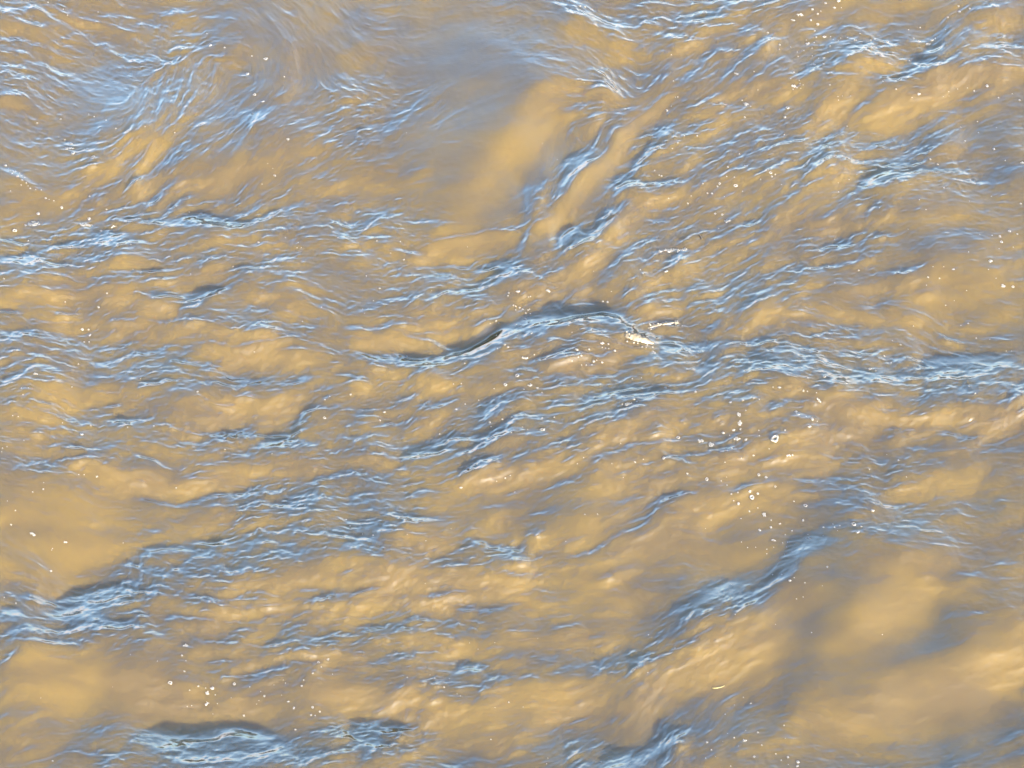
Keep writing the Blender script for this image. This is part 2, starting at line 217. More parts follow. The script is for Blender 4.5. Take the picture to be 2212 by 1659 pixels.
SHEETS[(1, 1)] = """
K 42 1 560,655 730,625 920,550 1010,490 1090,470;K 40 1 1370,440 1480,410 1600,370 1700,360 1800,420;K 26 .9 1840,470 1900,455;K 26 .8 380,650 560,670
D 45 1.2 40,640 340,662 670,655 910,560 1060,450 1390,425 1660,380 1810,440 1990,525;S 45 .7 670,620 910,520 1060,410 1390,390 1660,330 1800,380
W 16 .9 460,60 550,70 650,50 750,40 850,60 1000,80;W 14 .8 1150,10 1110,70 1080,130 1040,180;W 12 .8 1040,180 950,190 800,210 680,230 620,260 570,310
W 10 .7 1100,80 1160,100 1250,150;W 10 .6 430,200 480,160 550,140;W 10 .8 430,200 400,250 340,290 250,300;W 10 .6 700,310 800,280 900,250 1000,260
W 8 .5 550,130 700,110 900,110;W 8 .5 600,190 800,160 1000,150;W 14 .9 1150,200 1250,160 1350,110 1450,60;W 10 .7 1100,220 1150,200;W 10 .6 1340,130 1440,115
W 8 1 1090,290 1050,340 1000,390 920,420 860,470 820,530;W 10 .6 230,150 330,190;W 12 .7 0,480 100,500 180,500
W 12 .9 130,500 230,490 300,490 380,520 500,540 600,560 700,590;W 10 .6 0,540 120,515;W 14 .8 0,620 100,630 200,670 350,700 500,715 650,710 800,690
W 12 .7 800,650 900,620 980,580 1050,540 1130,510;W 12 .9 850,680 950,650 1030,590 1080,590;W 8 .8 1490,370 1530,310 1600,290;W 8 .7 1410,350 1440,300 1470,250
W 8 .6 1410,340 1470,380;W 8 .6 1480,150 1460,220;W 16 .9 1550,420 1620,440 1700,430 1760,480 1800,520;W 10 .7 1500,470 1620,500 1780,530
W 16 1.2 1850,510 1950,530 2020,560;W 8 .8 1840,520 1700,540 1560,570 1430,580;W 14 .7 1750,560 1830,590 1950,620 2050,650;W 10 .8 1400,700 1480,650 1580,600 1680,580
W 10 .7 1200,640 1250,620;W 8 .6 1240,760 1280,800 1400,730 1500,690 1620,660;W 8 .5 1260,800 1320,850;W 18 .7 1440,780 1560,740 1660,730
W 14 .7 1950,20 1850,90 1800,150;W 10 .7 2212,20 2100,70 2000,110;W 10 .6 2020,0 1900,60;W 10 .7 2212,200 2100,210 2000,250 1950,300;W 18 .9 2212,260 2050,290 1930,330 1880,380
W 8 .7 1870,440 1900,350 1960,290;W 18 1 2212,440 2100,430 2000,460;W 16 .8 1940,520 1990,490;W 12 .8 1990,520 2100,520 2212,560
W 14 .8 320,840 400,800 500,770 600,740;W 12 .6 80,780 200,800;W 10 .6 660,810 800,790 930,790;W 10 .6 380,890 470,850;W 10 .8 950,960 1020,910 1120,880 1220,870
W 8 .6 1220,880 1300,920;W 10 .6 550,960 600,910;W 8 .6 600,970 700,910 800,880;W 8 .6 1150,950 1200,920 1300,940;W 8 .6 1250,990 1380,960 1500,960
W 12 .6 0,1000 100,1000 210,990;W 14 .8 250,1080 350,1080 450,1050 540,980 600,910;W 8 .6 360,1140 420,1110 460,1075 550,1060 640,1040;W 16 .7 0,1100 150,1090
W 12 .9 1050,1070 1150,1070 1300,1060 1450,1050 1600,1010 1750,970;W 12 .7 1560,990 1700,930 1850,900 2000,880;W 10 .6 1350,880 1500,880 1650,860
W 12 .8 1760,1060 1900,1030 2050,1000 2212,1020;W 10 .7 1780,1000 1900,970 2100,930;W 10 .6 2020,940 2150,920;W 10 .6 0,1180 100,1160;W 10 .6 80,1190 200,1200
W 20 1 140,1280 250,1300 400,1310 550,1300 680,1280 740,1240;W 16 .8 0,1240 150,1270;W 10 .6 640,1220 720,1150 780,1100;W 10 .6 800,1220 870,1180
W 16 .8 740,1220 900,1210 1000,1180 1100,1180;W 16 .9 700,1340 800,1310 900,1270 980,1240;W 12 .6 640,1350 720,1340
W 14 .8 0,1400 130,1410 250,1430 400,1450 550,1440 700,1430 800,1410;W 14 .9 820,1400 900,1370 1000,1350 1060,1330;W 12 .6 280,1380 450,1380 560,1370;W 14 .6 130,1460 280,1490
W 14 .8 1100,1380 1160,1330 1250,1300 1350,1270 1450,1230;W 14 .9 1190,1380 1350,1340 1450,1290 1510,1230;W 14 .8 1590,1210 1700,1160 1820,1130
W 10 .6 1480,1140 1600,1120 1700,1090;W 18 .9 1600,1350 1720,1320 1850,1280 1980,1240;W 16 .9 2050,1250 2212,1200;W 12 .7 1900,1370 2000,1380 2080,1390
W 12 .7 1820,1420 1900,1390;W 12 .7 2100,1330 2212,1340;W 12 .7 1340,1520 1420,1470;W 10 .6 1430,1400 1520,1390;W 16 1 2030,1620 2120,1590 2212,1570
W 12 .7 0,1600 150,1605;W 8 .5 380,1500 480,1490;W 8 .5 700,1150 800,1140;W 8 .5 850,1130 950,1090;W 10 .5 1700,870 1850,830 2000,800;W 10 .5 1900,760 2050,710 2212,680
W 8 .5 1100,840 1250,820;W 8 .5 1450,830 1600,810 1700,780;W 10 .6 1320,1010 1500,1000
D 60 1.5 900,600 980,520 1050,480 1100,470;D 50 1.6 1400,470 1500,410 1620,380 1720,370;D 60 1.7 1600,400 1750,390 1800,440;D 45 1 1850,470 1880,420
D 50 .9 700,640 850,610;D 40 .9 400,670 550,690;D 60 .9 1150,520 1350,490;D 80 .5 1300,560;D 60 .6 1000,130 1100,60 1150,150;D 100 .5 600,180 850,160
D 70 .5 750,250 950,260;D 80 .9 2050,560 2150,580 2212,560;D 40 .8 2030,520 2150,540;D 60 .5 1700,140;D 50 .5 1250,740;D 60 .6 1900,700 2100,650
D 90 .5 900,1000 1100,980;D 80 .6 350,1230 550,1250 700,1190;D 70 .5 1700,900 2000,840;D 60 .5 900,1150 1300,1130;D 50 .5 100,1450 300,1440
D 120 .6 50,1550 250,1580;D 50 .5 1200,1250 1500,1180;D 40 .5 1650,1300 1900,1240;D 50 .5 350,1150;D 40 .5 1150,700
L 60 1 120,570 300,560 500,590 620,600;L 60 .7 650,450 750,530 850,500 950,440;L 60 .5 450,430 600,400;L 50 .7 600,10 750,10;L 80 .8 1150,270 1250,220 1300,290
L 60 .7 1380,180 1450,140;L 60 .7 1550,200 1600,90 1700,40;L 50 .8 1560,350 1620,340;L 60 .5 1750,250;L 45 1 1850,560 1920,590 1980,600
L 55 .7 1550,640 1650,620 1750,640;L 45 .7 1300,670 1380,640;L 40 .7 1200,650;L 50 .6 1450,740 1600,700;L 60 .6 1550,790 1750,730;L 50 .8 2050,480 2150,470
L 70 .6 450,870 600,850 750,830;L 60 .6 450,1130 550,1090 620,1080;L 50 .6 1000,870;L 60 .6 150,720 400,760;L 80 1 1650,1250 1750,1220 1900,1190 2100,1170
L 70 .7 1750,1390 1900,1350 2150,1290;L 90 .9 1000,1480 1150,1440 1300,1400 1400,1370;L 90 .6 750,1500 950,1520 1100,1530;L 120 .7 1700,1500 1900,1480 2100,1480
L 70 .5 150,1330 350,1350;L 60 .6 1900,400 2050,340 2150,320;L 50 .6 1950,200 2050,150;L 60 .4 100,880 300,950
"""
SHEETS[(2, 1)] = """
K 50 .12 1550,690 1800,650 2000,650 2200,670;
W 12 .6 0,70 60,50 150,20;W 12 .7 50,130 120,150 200,120;W 14 .9 600,130 650,80 720,30 750,10;W 14 .8 680,95 800,100 900,90 1000,50;W 12 .7 800,70 950,70
W 16 .6 1400,110 1500,90 1600,30;W 16 .8 1320,220 1380,200;W 14 .8 0,380 100,370 200,360 300,370;W 14 .9 360,270 450,260 550,240 600,200
W 12 .8 420,350 480,310 560,290;W 8 .7 400,360 380,440;W 10 .6 300,430 280,500;W 10 .6 1020,270 1100,290;W 12 .7 1480,340 1560,350 1640,390 1720,420
W 10 .5 1700,340 1820,350;W 14 .8 830,520 920,490 1010,480;W 10 .6 740,430 790,500 850,550;W 14 .8 1680,470 1750,510 1830,540;W 14 .7 1910,490 2000,510 2080,540
W 12 .6 1440,500 1530,560;W 14 1 850,580 900,640 950,690 1050,730 1150,750 1300,780;W 14 .8 800,720 950,720 1050,730;W 16 1 1300,790 1500,800 1700,800 1850,800 1970,760
W 12 .7 1050,590 1200,620 1300,600;W 10 .6 1280,660 1260,730;W 12 .7 500,600 600,620;W 10 .6 350,560 450,580 550,560;W 10 .6 600,560 700,550 800,580;W 10 .7 350,640 300,690
W 8 .6 200,480 190,600 180,680;W 14 .8 320,820 400,790 500,770 600,770 650,790;W 12 .7 330,690 420,680;W 18 .9 640,800 750,870 850,900 930,900;W 14 .9 930,900 1020,880 1100,840
W 16 .9 980,940 1080,920 1180,880;W 16 1 1170,980 1250,1020 1330,1040 1400,1020 1480,990;W 18 1 1480,1030 1560,1050 1650,1040 1740,980;W 14 .6 1380,980 1480,970
W 16 .8 1850,980 2000,990 2150,960;W 20 1.2 2060,1020 2150,950 2212,900;W 14 1 1970,1100 2060,1060 2140,1020;W 14 .8 1550,890 1700,900;W 20 .9 750,990 850,970 950,960
W 14 .8 0,960 100,960 250,920;W 10 .6 50,1000 150,980;W 10 .6 540,990 600,1000;W 14 .9 30,1100 110,1110 180,1100;W 12 .7 260,1120 330,1100;W 12 .7 0,1190 80,1190
W 10 .7 0,1310 100,1310;W 16 .9 130,1290 230,1290 330,1270;W 12 .6 310,1210 420,1180;W 14 .6 500,1220 600,1190 700,1160;W 10 .5 560,1040 700,1030;W 12 .7 640,1260 800,1250 900,1240
W 14 .6 940,1220 1020,1220 1100,1240;W 14 .9 1220,1190 1330,1180 1410,1140;W 12 .7 1660,1180 1780,1150;W 12 .7 1800,1120 1900,1100;W 14 .9 1200,1320 1280,1340 1400,1350
W 22 1 300,1540 380,1500 480,1480 560,1470;W 16 1 720,1470 840,1460 930,1440 1050,1440 1180,1440 1270,1430;W 12 1 1190,1600 1250,1630 1340,1640 1420,1620 1470,1600
W 10 .5 1950,1260 2212,1270;W 10 .5 1540,1450 1600,1440;W 10 .6 0,230 120,200 200,190;W 10 .6 50,290 200,280 300,260;W 8 .6 100,180 200,150 280,90;W 8 .6 400,180 480,140 550,130
W 10 .6 420,700 500,720 560,700;W 10 .6 550,660 640,680 720,640;W 10 .6 100,560 150,620 140,700;W 10 .6 700,700 780,690;W 10 .6 880,770 1000,800 1150,810;W 10 .6 1500,740 1650,750 1800,740
W 12 .6 1000,650 1120,640;W 12 .7 1850,860 1980,850 2150,850;W 12 .7 1980,700 2100,720 2212,720;W 10 .6 1250,840 1400,850 1550,830;W 10 .5 960,570 1020,560
D 120 1.1 350,640 550,660 750,660 900,660;D 90 1 1100,680 1300,750 1500,760;D 110 1.05 1550,720 1800,680 2000,680 2200,700;D 90 .9 1600,860 1900,840 2150,830
D 70 .9 850,800 1050,790 1200,830;D 80 .8 200,780 100,700;D 60 .7 350,800;D 80 .7 50,560 150,560 250,620;D 60 .6 1500,940 1600,980 1700,920
D 60 .5 1850,960;D 120 .6 250,200 450,180 550,130;D 70 .5 800,90;D 80 .6 1300,640 1450,600;D 80 .5 1100,440;D 70 .5 1700,1200 2000,1210 2150,1200
D 80 .4 1350,1290;D 80 .4 1600,1320;D 60 .5 1000,1530 1200,1570;D 80 .5 1900,1600 2100,1620;D 50 .4 600,980;D 50 .5 2150,1450;D 50 .5 100,920;D 60 .5 450,1330
L 70 .7 1500,170 1580,220 1660,300;L 80 .6 1700,120 1850,170 2100,160;L 60 .7 1500,430 1530,400;L 70 .4 1850,300 2100,350;L 60 .5 1150,180 1250,200
L 70 .6 1150,360 1000,340;L 60 .5 500,340 600,320;L 50 .5 800,170;L 60 .5 1650,100;L 60 .7 650,900 750,920 850,940;L 80 .9 850,1030 1000,1020 1150,1060 1350,1070 1450,1060
L 70 .7 1550,1100 1700,1080 1850,1040;L 80 1.1 1950,1110 2050,1100 2120,1050;L 80 .6 2000,1150 1900,1180;L 70 .6 100,1060 250,1060
L 70 1 700,1210 850,1190 1000,1170 1150,1150;L 90 .9 250,1370 500,1330 700,1300 900,1330;L 120 .8 100,1600 300,1620 500,1560 700,1540
L 100 .5 1450,1550 1650,1480 1900,1430;L 80 .4 1200,1400;L 60 .5 350,1180 500,1150;L 60 .4 0,1450
"""
SHEETS[(0, 2)] = """
K 40 .22 870,1420 1000,1400 1250,1430 1400,1415 1550,1395 1800,1430 2100,1400;K 34 .4 0,640 150,650;K 30 .3 350,620 550,620
S 110 .3 950,1500 1400,1500 1800,1500;S 90 .5 50,650 450,640 700,620
S 150 .6 200,150 500,200;S 150 .7 200,1000 700,1130;
W 18 1 1200,170 1300,175 1400,190 1500,185 1600,160 1680,120 1760,130 1850,130 1920,80;W 18 .9 1930,120 2000,170 2100,190 2212,185;W 10 .6 1670,110 1750,90 1850,80
W 18 .9 900,260 980,270 1060,300 1120,360 1200,410 1300,440 1380,450;W 14 .7 930,240 1030,245;W 10 .9 1380,460 1500,470 1600,450 1680,430;W 14 .7 1440,420 1600,410 1720,400
W 16 .7 750,310 850,320 930,370;W 18 .8 640,460 740,450 830,490 900,500;W 12 .7 440,520 540,490 650,470;W 14 .9 1050,480 1150,500 1230,530 1290,570 1380,600 1450,610
W 14 .8 1310,560 1430,580 1570,570 1700,580;W 10 .6 1220,600 1300,600;W 10 .8 1080,660 1180,680 1280,685;W 18 1 0,720 120,710;W 18 1 170,730 250,760 350,770 460,770
W 18 .8 460,760 580,740 700,750 850,740;W 18 1 0,860 100,850 200,860 350,855 450,850 560,850;W 12 .8 860,860 950,840 1020,810;W 20 1 20,1000 60,960 100,920
W 10 .6 860,900 950,890;W 12 .6 60,520 130,560 200,610;W 12 .6 200,520 350,570 430,610;W 8 .5 180,240 260,300 300,340;W 8 .5 70,390 180,400 260,430;W 8 .4 540,70 650,110
W 10 .7 1870,540 1950,560 2100,565;W 14 .8 1700,720 1800,720 1900,680 2000,660 2212,650;W 14 .8 1780,790 1880,750 1950,730 2080,735;W 10 .8 1840,830 1980,830 2100,810 2212,800
W 10 .6 1740,850 1850,850;W 14 .9 1850,900 2000,885 2200,895;W 12 .6 1450,770 1530,800;W 14 1 1650,1040 1750,1010 1870,1000 1980,970 2100,970;W 12 .6 1480,1000 1550,970
W 10 .6 1340,1020 1400,1045;W 12 .6 1350,1100 1420,1110;W 12 .6 1640,930 1730,890;W 10 .6 1450,710 1550,735;W 16 .7 680,1470 750,1450 800,1440
W 8 .7 180,1620 280,1590 380,1550 450,1530 600,1550 850,1560;W 10 .6 0,1370 50,1330;W 12 .7 1000,1500 1100,1510 1200,1520;W 14 .8 1030,1560 1150,1580 1280,1600 1400,1590
W 10 .6 1100,1520 1250,1510;W 14 .8 930,1590 1030,1620 1100,1650;W 12 .7 1220,1640 1280,1620;W 18 .9 1500,1630 1650,1640 1850,1640 1950,1610;W 16 .8 1900,1590 2000,1540 2050,1510
W 12 .7 1500,1560 1650,1540 1800,1530;W 12 .7 2000,1620 2100,1580 2212,1560;W 10 .4 1830,1360 1900,1350;W 12 .6 300,640 420,650 550,630;W 12 .6 500,700 650,690 780,700;W 12 .6 60,780 200,800 300,800
W 10 .6 900,560 1000,560;W 10 .6 1100,380 1200,350;W 8 .5 1560,300 1650,310;W 8 .5 1700,330 1850,310 1950,280;W 10 .5 900,690 1000,680;W 10 .6 650,600 760,590 860,600
D 90 1.25 900,1450 1050,1430 1250,1470 1450,1430 1600,1420 1800,1470;D 110 1.2 950,1570 1200,1580 1500,1560 1800,1560 2100,1540;D 40 1 900,1390 1000,1380
D 40 .9 1400,1390 1520,1370 1600,1390 1800,1420;D 80 .7 2000,1450 2150,1420;D 70 1.2 350,640 550,640 700,670;D 60 1 0,640 150,660;D 60 1 250,740 50,770
D 90 .9 450,560 700,500 850,440;D 70 .8 850,340 1000,370 1150,420;D 80 .7 1150,330 1350,230 1600,230 1850,230 2050,270;D 60 .7 900,230 1100,210 1300,190
D 60 .7 1200,300 1450,370 1650,350;D 80 .5 100,520 250,480;D 70 .5 950,570;D 60 .5 900,700;D 60 .4 450,1420 750,1400;D 60 .4 700,1500;D 50 .4 1900,780;D 50 .5 50,450 250,490
L 150 1 100,60 300,150 500,200;L 90 1 50,380 180,430 350,470;L 90 .6 650,240 400,300;L 60 .5 750,210;L 60 .7 1500,490 1700,480 1900,500
L 80 .6 1950,420 2100,400 2200,380;L 60 .5 1500,620 1700,640 1900,620;L 60 .6 2000,700 2150,690;L 150 .8 250,980 450,1080 600,1050
L 120 1 850,1120 1000,1080 1000,1180 1150,1230;L 120 .6 150,1150 400,1250;L 70 .6 2000,930 2150,930;L 80 .6 1600,970;L 70 .8 2050,1140 2150,1200
L 80 .6 1500,1250 1700,1280;L 90 .5 1300,1320;L 80 .5 1400,680 1350,740;L 100 .4 100,1500 300,1450;L 80 .5 1300,60 1500,70
"""
SHEETS[(1, 2)] = """
W 18 1 0,200 80,205 160,220 240,245;W 16 .9 390,75 470,75;W 12 .8 480,160 560,160;W 8 .8 750,250 850,230 950,205;W 14 .9 920,240 1050,235 1180,235;W 10 .6 820,210 950,190
W 18 1 200,320 270,340 340,370 400,345;W 10 .9 430,420 470,370 510,345;W 10 .9 520,390 600,350 680,310;W 10 .7 480,440 520,420;W 10 .8 0,470 50,420 110,390
W 10 .7 620,440 700,430 780,420;W 10 .8 60,560 150,530 250,500;W 12 .8 1290,350 1400,335 1450,325;W 16 1.2 1450,300 1550,290 1660,250 1760,190 1860,130 1970,60 2040,0
W 10 .6 1200,340 1300,350;W 10 .6 1100,300 1180,295;W 10 .6 1040,400 1120,390;W 8 .6 970,380 1030,370;W 8 .8 300,660 370,640 430,600;W 10 .6 400,700 500,670
W 10 .6 550,710 640,700;W 8 .6 560,670 640,670;W 8 .7 750,650 850,635;W 8 .6 880,660 970,665;W 8 .6 720,690 760,685;W 8 .5 830,600 900,600;W 14 .6 220,750 290,745
W 10 .8 400,770 520,750;W 10 .6 0,810 100,810;W 12 1 580,780 650,790 700,795 740,830;W 10 .5 170,880 300,870;W 10 .8 0,900 130,920;W 10 .9 1390,730 1450,720 1530,705 1580,720
W 8 .4 1230,760 1320,740;W 12 .6 830,1030 920,1000;W 12 .6 930,1090 1040,1040;W 20 .7 1090,1080 1190,1060 1290,1080;W 12 .6 1390,1020 1450,1000;W 10 .5 1650,1000 1700,990
W 10 .6 1730,1040 1800,990;W 14 1 1820,1060 1900,1010 2000,960 2080,890;W 14 .8 1900,990 2000,930 2212,900;W 12 .7 2140,800 2212,770;W 22 1 360,1160 430,1130 500,1150
W 12 .7 500,1150 600,1130;W 10 .6 450,1100 510,1060;W 10 .6 840,1170 930,1155;W 10 .6 770,1200 820,1210;W 8 .7 1850,1180 1880,1130 1910,1090;W 8 .6 430,1340 440,1280 450,1230
W 18 1 300,1390 380,1360 430,1350 400,1400 340,1460 300,1540 250,1580;W 12 .8 50,1410 150,1390 300,1400;W 14 .8 0,1570 50,1560 100,1500;W 12 .6 100,1590 200,1600
W 10 .6 270,1560 400,1590;W 8 .5 400,1430 520,1410;W 12 .7 640,1620 770,1640;W 12 .6 1500,1540 1550,1500;W 10 .6 1590,1520 1660,1490;W 10 .6 1600,1650 1650,1600
W 22 1 2080,1640 2130,1560 2170,1500 2212,1440;W 12 .7 2050,1550 2150,1450;W 10 .6 0,1470 100,1460;W 10 .6 260,985 310,990
D 100 .8 50,100 150,130 300,190;D 90 .5 100,280 300,290;D 60 1.2 50,1360 200,1350 330,1350;D 100 1.1 50,1430 200,1460 150,1540;D 90 1 1700,1560 1900,1560 2050,1500 2150,1380
D 60 1 2060,1390 2110,1310;D 80 .7 1400,1620 1650,1640 1900,1620;D 120 .5 1300,1500 1600,1460;D 50 .7 750,960 900,980;D 60 .6 650,1050 850,1080 1050,1040
D 60 .6 1500,1030 1700,950 1900,900;D 60 .8 2100,640 2212,600;D 90 .5 1900,680 2000,760;D 60 .5 400,620;D 50 .6 100,740 250,740;D 50 .4 1000,620;D 60 .5 800,230
D 60 .5 1250,270 1500,240;D 60 .6 700,1640 900,1600;D 60 .5 350,1570
L 60 .7 400,230 550,230 700,240;L 60 .6 950,110 1050,50;L 60 .5 1120,140;L 80 1 1250,240 1400,220 1500,180 1600,110;L 80 .5 1800,60 1700,120
L 150 .9 1800,300 1950,230 2150,150;L 90 .8 150,430 350,410 500,450;L 90 1 200,570 450,520 700,470 900,460 1150,470;L 70 .5 0,620 150,580;L 100 .5 1400,420 1650,370
L 70 .6 700,610 620,590;L 80 .6 1150,560 1250,600;L 80 .6 450,880 600,840 700,870;L 70 .8 780,880 900,910;L 70 .6 1400,780 1550,770;L 80 .4 1050,780 1250,820
L 60 .5 1750,790 1900,770;L 120 .6 1700,560 1900,600;L 100 .9 50,1170 250,1210 400,1230 550,1200;L 110 .8 650,1370 800,1330;L 100 .6 1000,1430 980,1510
L 120 .6 1100,1230 1400,1180 1600,1200;L 100 .6 1350,1270 1500,1240;L 120 .8 1950,1250 2050,1130 2180,1010;L 80 .5 700,1230;L 60 .5 150,1010 50,960
"""
SHEETS[(2, 2)] = """
K 34 .25 60,610 150,540 250,480 380,430;
S 300 .8 900,700 1500,900 1800,1300;S 120 .8 300,300 500,250;
W 14 .7 60,130 140,160 200,170 240,180;W 10 .6 230,110 290,70;W 22 .6 900,180 960,190 1060,200;W 12 .6 1090,160 1130,155;W 10 .7 1550,225 1650,240 1800,250
W 8 .7 1950,375 2030,365;W 8 .6 2130,480 2212,490;W 16 .7 1800,10 1920,15;W 18 .6 720,400 640,440 560,470 480,510 400,560 330,640 230,690 120,730 0,770
W 14 .6 560,500 480,560 390,630 300,700;W 16 .9 250,740 150,790 50,850 0,880;W 12 .6 270,760 200,800;W 14 .7 290,590 380,530;W 8 .5 290,900 320,880;W 8 .5 80,910 150,890
W 18 .9 0,1430 50,1390 80,1350;W 10 .4 1880,1560 1950,1530;W 12 .6 2080,780 2140,770;W 10 .4 1440,115 1500,130
D 70 .54 50,640 150,560 250,500 400,430 550,400;D 60 .5 100,690 300,590;D 80 .8 700,270 800,180 950,150;D 70 .6 620,330 750,340;D 100 .5 1300,110 1600,80
D 150 .15 1600,770 1800,750 2100,700;D 100 .2 1950,500 2180,590;D 100 .15 1400,900 1700,860;D 120 .6 0,1250 60,1350 150,1320;D 120 .4 350,1350 500,1270
D 150 .2 2000,1400 2180,1380;D 150 .4 1500,1620 1900,1560;D 100 .3 600,1000;D 120 .3 700,720;D 100 .25 1000,450 850,400
L 120 .8 150,250 300,290 450,270;L 80 .7 50,30 200,60;L 120 .5 700,600 850,540;L 150 1.3 1250,700 1400,640 1500,600;L 130 .6 1300,440 1500,420 1700,380
L 100 .5 1400,330 1200,300;L 150 1 450,850 300,830 250,780;L 200 .9 300,980 500,900;L 180 1.5 2000,1010 2150,960 2212,900;L 180 1.3 1400,1180 1600,1150 1850,1100
L 150 .9 850,1300 1100,1380;L 100 .4 950,1180;L 120 .4 1000,870 1150,850;L 120 .4 1900,600 2000,650;L 120 .4 100,1050
"""

# ---------------------------------------------------------------- survey frame <-> river plane
FW, FH = 2212.0, 1659.0
TH = math.tan(HFOV / 2)
FWD = np.array([0.0, math.cos(PITCH), -math.sin(PITCH)])
UP = np.array([0.0, math.sin(PITCH), math.cos(PITCH)])


def to_frame(x, y, z=0.0):
    """River-plane point -> survey-sheet coordinates."""
    dx, dy, dz = x - CAM[0], y - CAM[1], z - CAM[2]
    d = dy * FWD[1] + dz * FWD[2]
    u = dx / d / TH
    v = (dy * UP[1] + dz * UP[2]) / d / TH
    return (0.5 + 0.5 * u) * FW, (0.5 - 0.5 * v * FW / FH) * FH


def to_plane(u, v, z=0.0):
    nx = (u / FW - 0.5) * 2 * TH
    ny = (0.5 - v / FH) * 2 * TH * FH / FW
    dy = FWD[1] + ny * UP[1]
    dz = FWD[2] + ny * UP[2]
    t = (z - CAM[2]) / dz
    return CAM[0] + t * nx, CAM[1] + t * dy


# ---------------------------------------------------------------- wave survey -> slope fields
RS = 1.5
U0, V0, U1, V1 = -420.0, -330.0, 2630.0, 1990.0
RW, RH = int((U1 - U0) / RS), int((V1 - V0) / RS)


def blur(a, s):
    """Gaussian blur by FFT (mirror padded a little)."""
    p = int(s * 3) + 1
    b = np.pad(a, p, mode='reflect')
    ky = np.fft.fftfreq(b.shape[0])[:, None]
    kx = np.fft.rfftfreq(b.shape[1])[None, :]
    g = np.exp(-2 * (math.pi * s) ** 2 * (kx * kx + ky * ky))
    return np.fft.irfft2(np.fft.rfft2(b) * g, s=b.shape)[p:-p, p:-p]


def smooth_line(P, n=5):
    P = np.array(P, float)
    if len(P) < 3:
        return P
    Q = np.vstack([2 * P[0] - P[1], P, 2 * P[-1] - P[-2]])
    out = []
    for i in range(1, len(Q) - 2):
        p0, p1, p2, p3 = Q[i - 1], Q[i], Q[i + 1], Q[i + 2]
        for t in np.linspace(0, 1, n, endpoint=False):
            out.append(0.5 * (2 * p1 + (p2 - p0) * t + (2 * p0 - 5 * p1 + 4 * p2 - p3) * t * t + (3 * p1 - p0 - 3 * p2 + p3) * t ** 3))
    out.append(P[-1])
    return np.array(out)


def line_field(P, pad):
    """Window of raster cells round the polyline P (sheet units): distance, along-parameter, direction."""
    lo = np.floor((P.min(0) - pad - (U0, V0)) / RS).astype(int)
    hi = np.ceil((P.max(0) + pad - (U0, V0)) / RS).astype(int)
    lo = np.maximum(lo, 0)
    hi = np.minimum(hi, (RW, RH))
    X, Y = np.meshgrid(U0 + RS * np.arange(lo[0], hi[0]), V0 + RS * np.arange(lo[1], hi[1]))
    best = np.full(X.shape, 1e18)
    tt = np.zeros(X.shape)
    tx = np.ones(X.shape)
    ty = np.zeros(X.shape)
    ox = np.zeros(X.shape)
    oy = np.zeros(X.shape)
    if len(P) == 1:
        return (slice(lo[1], hi[1]), slice(lo[0], hi[0])), np.hypot(X - P[0, 0], (Y - P[0, 1]) * 1.25), tt + .5, tx, ty, ox, oy
    L = np.hypot(*(P[1:] - P[:-1]).T)
    cum = np.concatenate([[0], np.cumsum(L)])
    for i in range(len(P) - 1):
        if L[i] < 1e-6:
            continue
        d = (P[i + 1] - P[i]) / L[i]
        s = np.clip((X - P[i, 0]) * d[0] + (Y - P[i, 1]) * d[1], 0, L[i])
        ex, ey = X - P[i, 0] - s * d[0], Y - P[i, 1] - s * d[1]
        q = ex * ex + ey * ey
        m = q < best
        best[m] = q[m]
        tt[m] = ((cum[i] + s) / cum[-1])[m]
        tx[m] = d[0]
        ty[m] = d[1]
        ox[m] = ex[m]
        oy[m] = ey[m]
    return (slice(lo[1], hi[1]), slice(lo[0], hi[0])), np.sqrt(best), tt, tx, ty, ox, oy


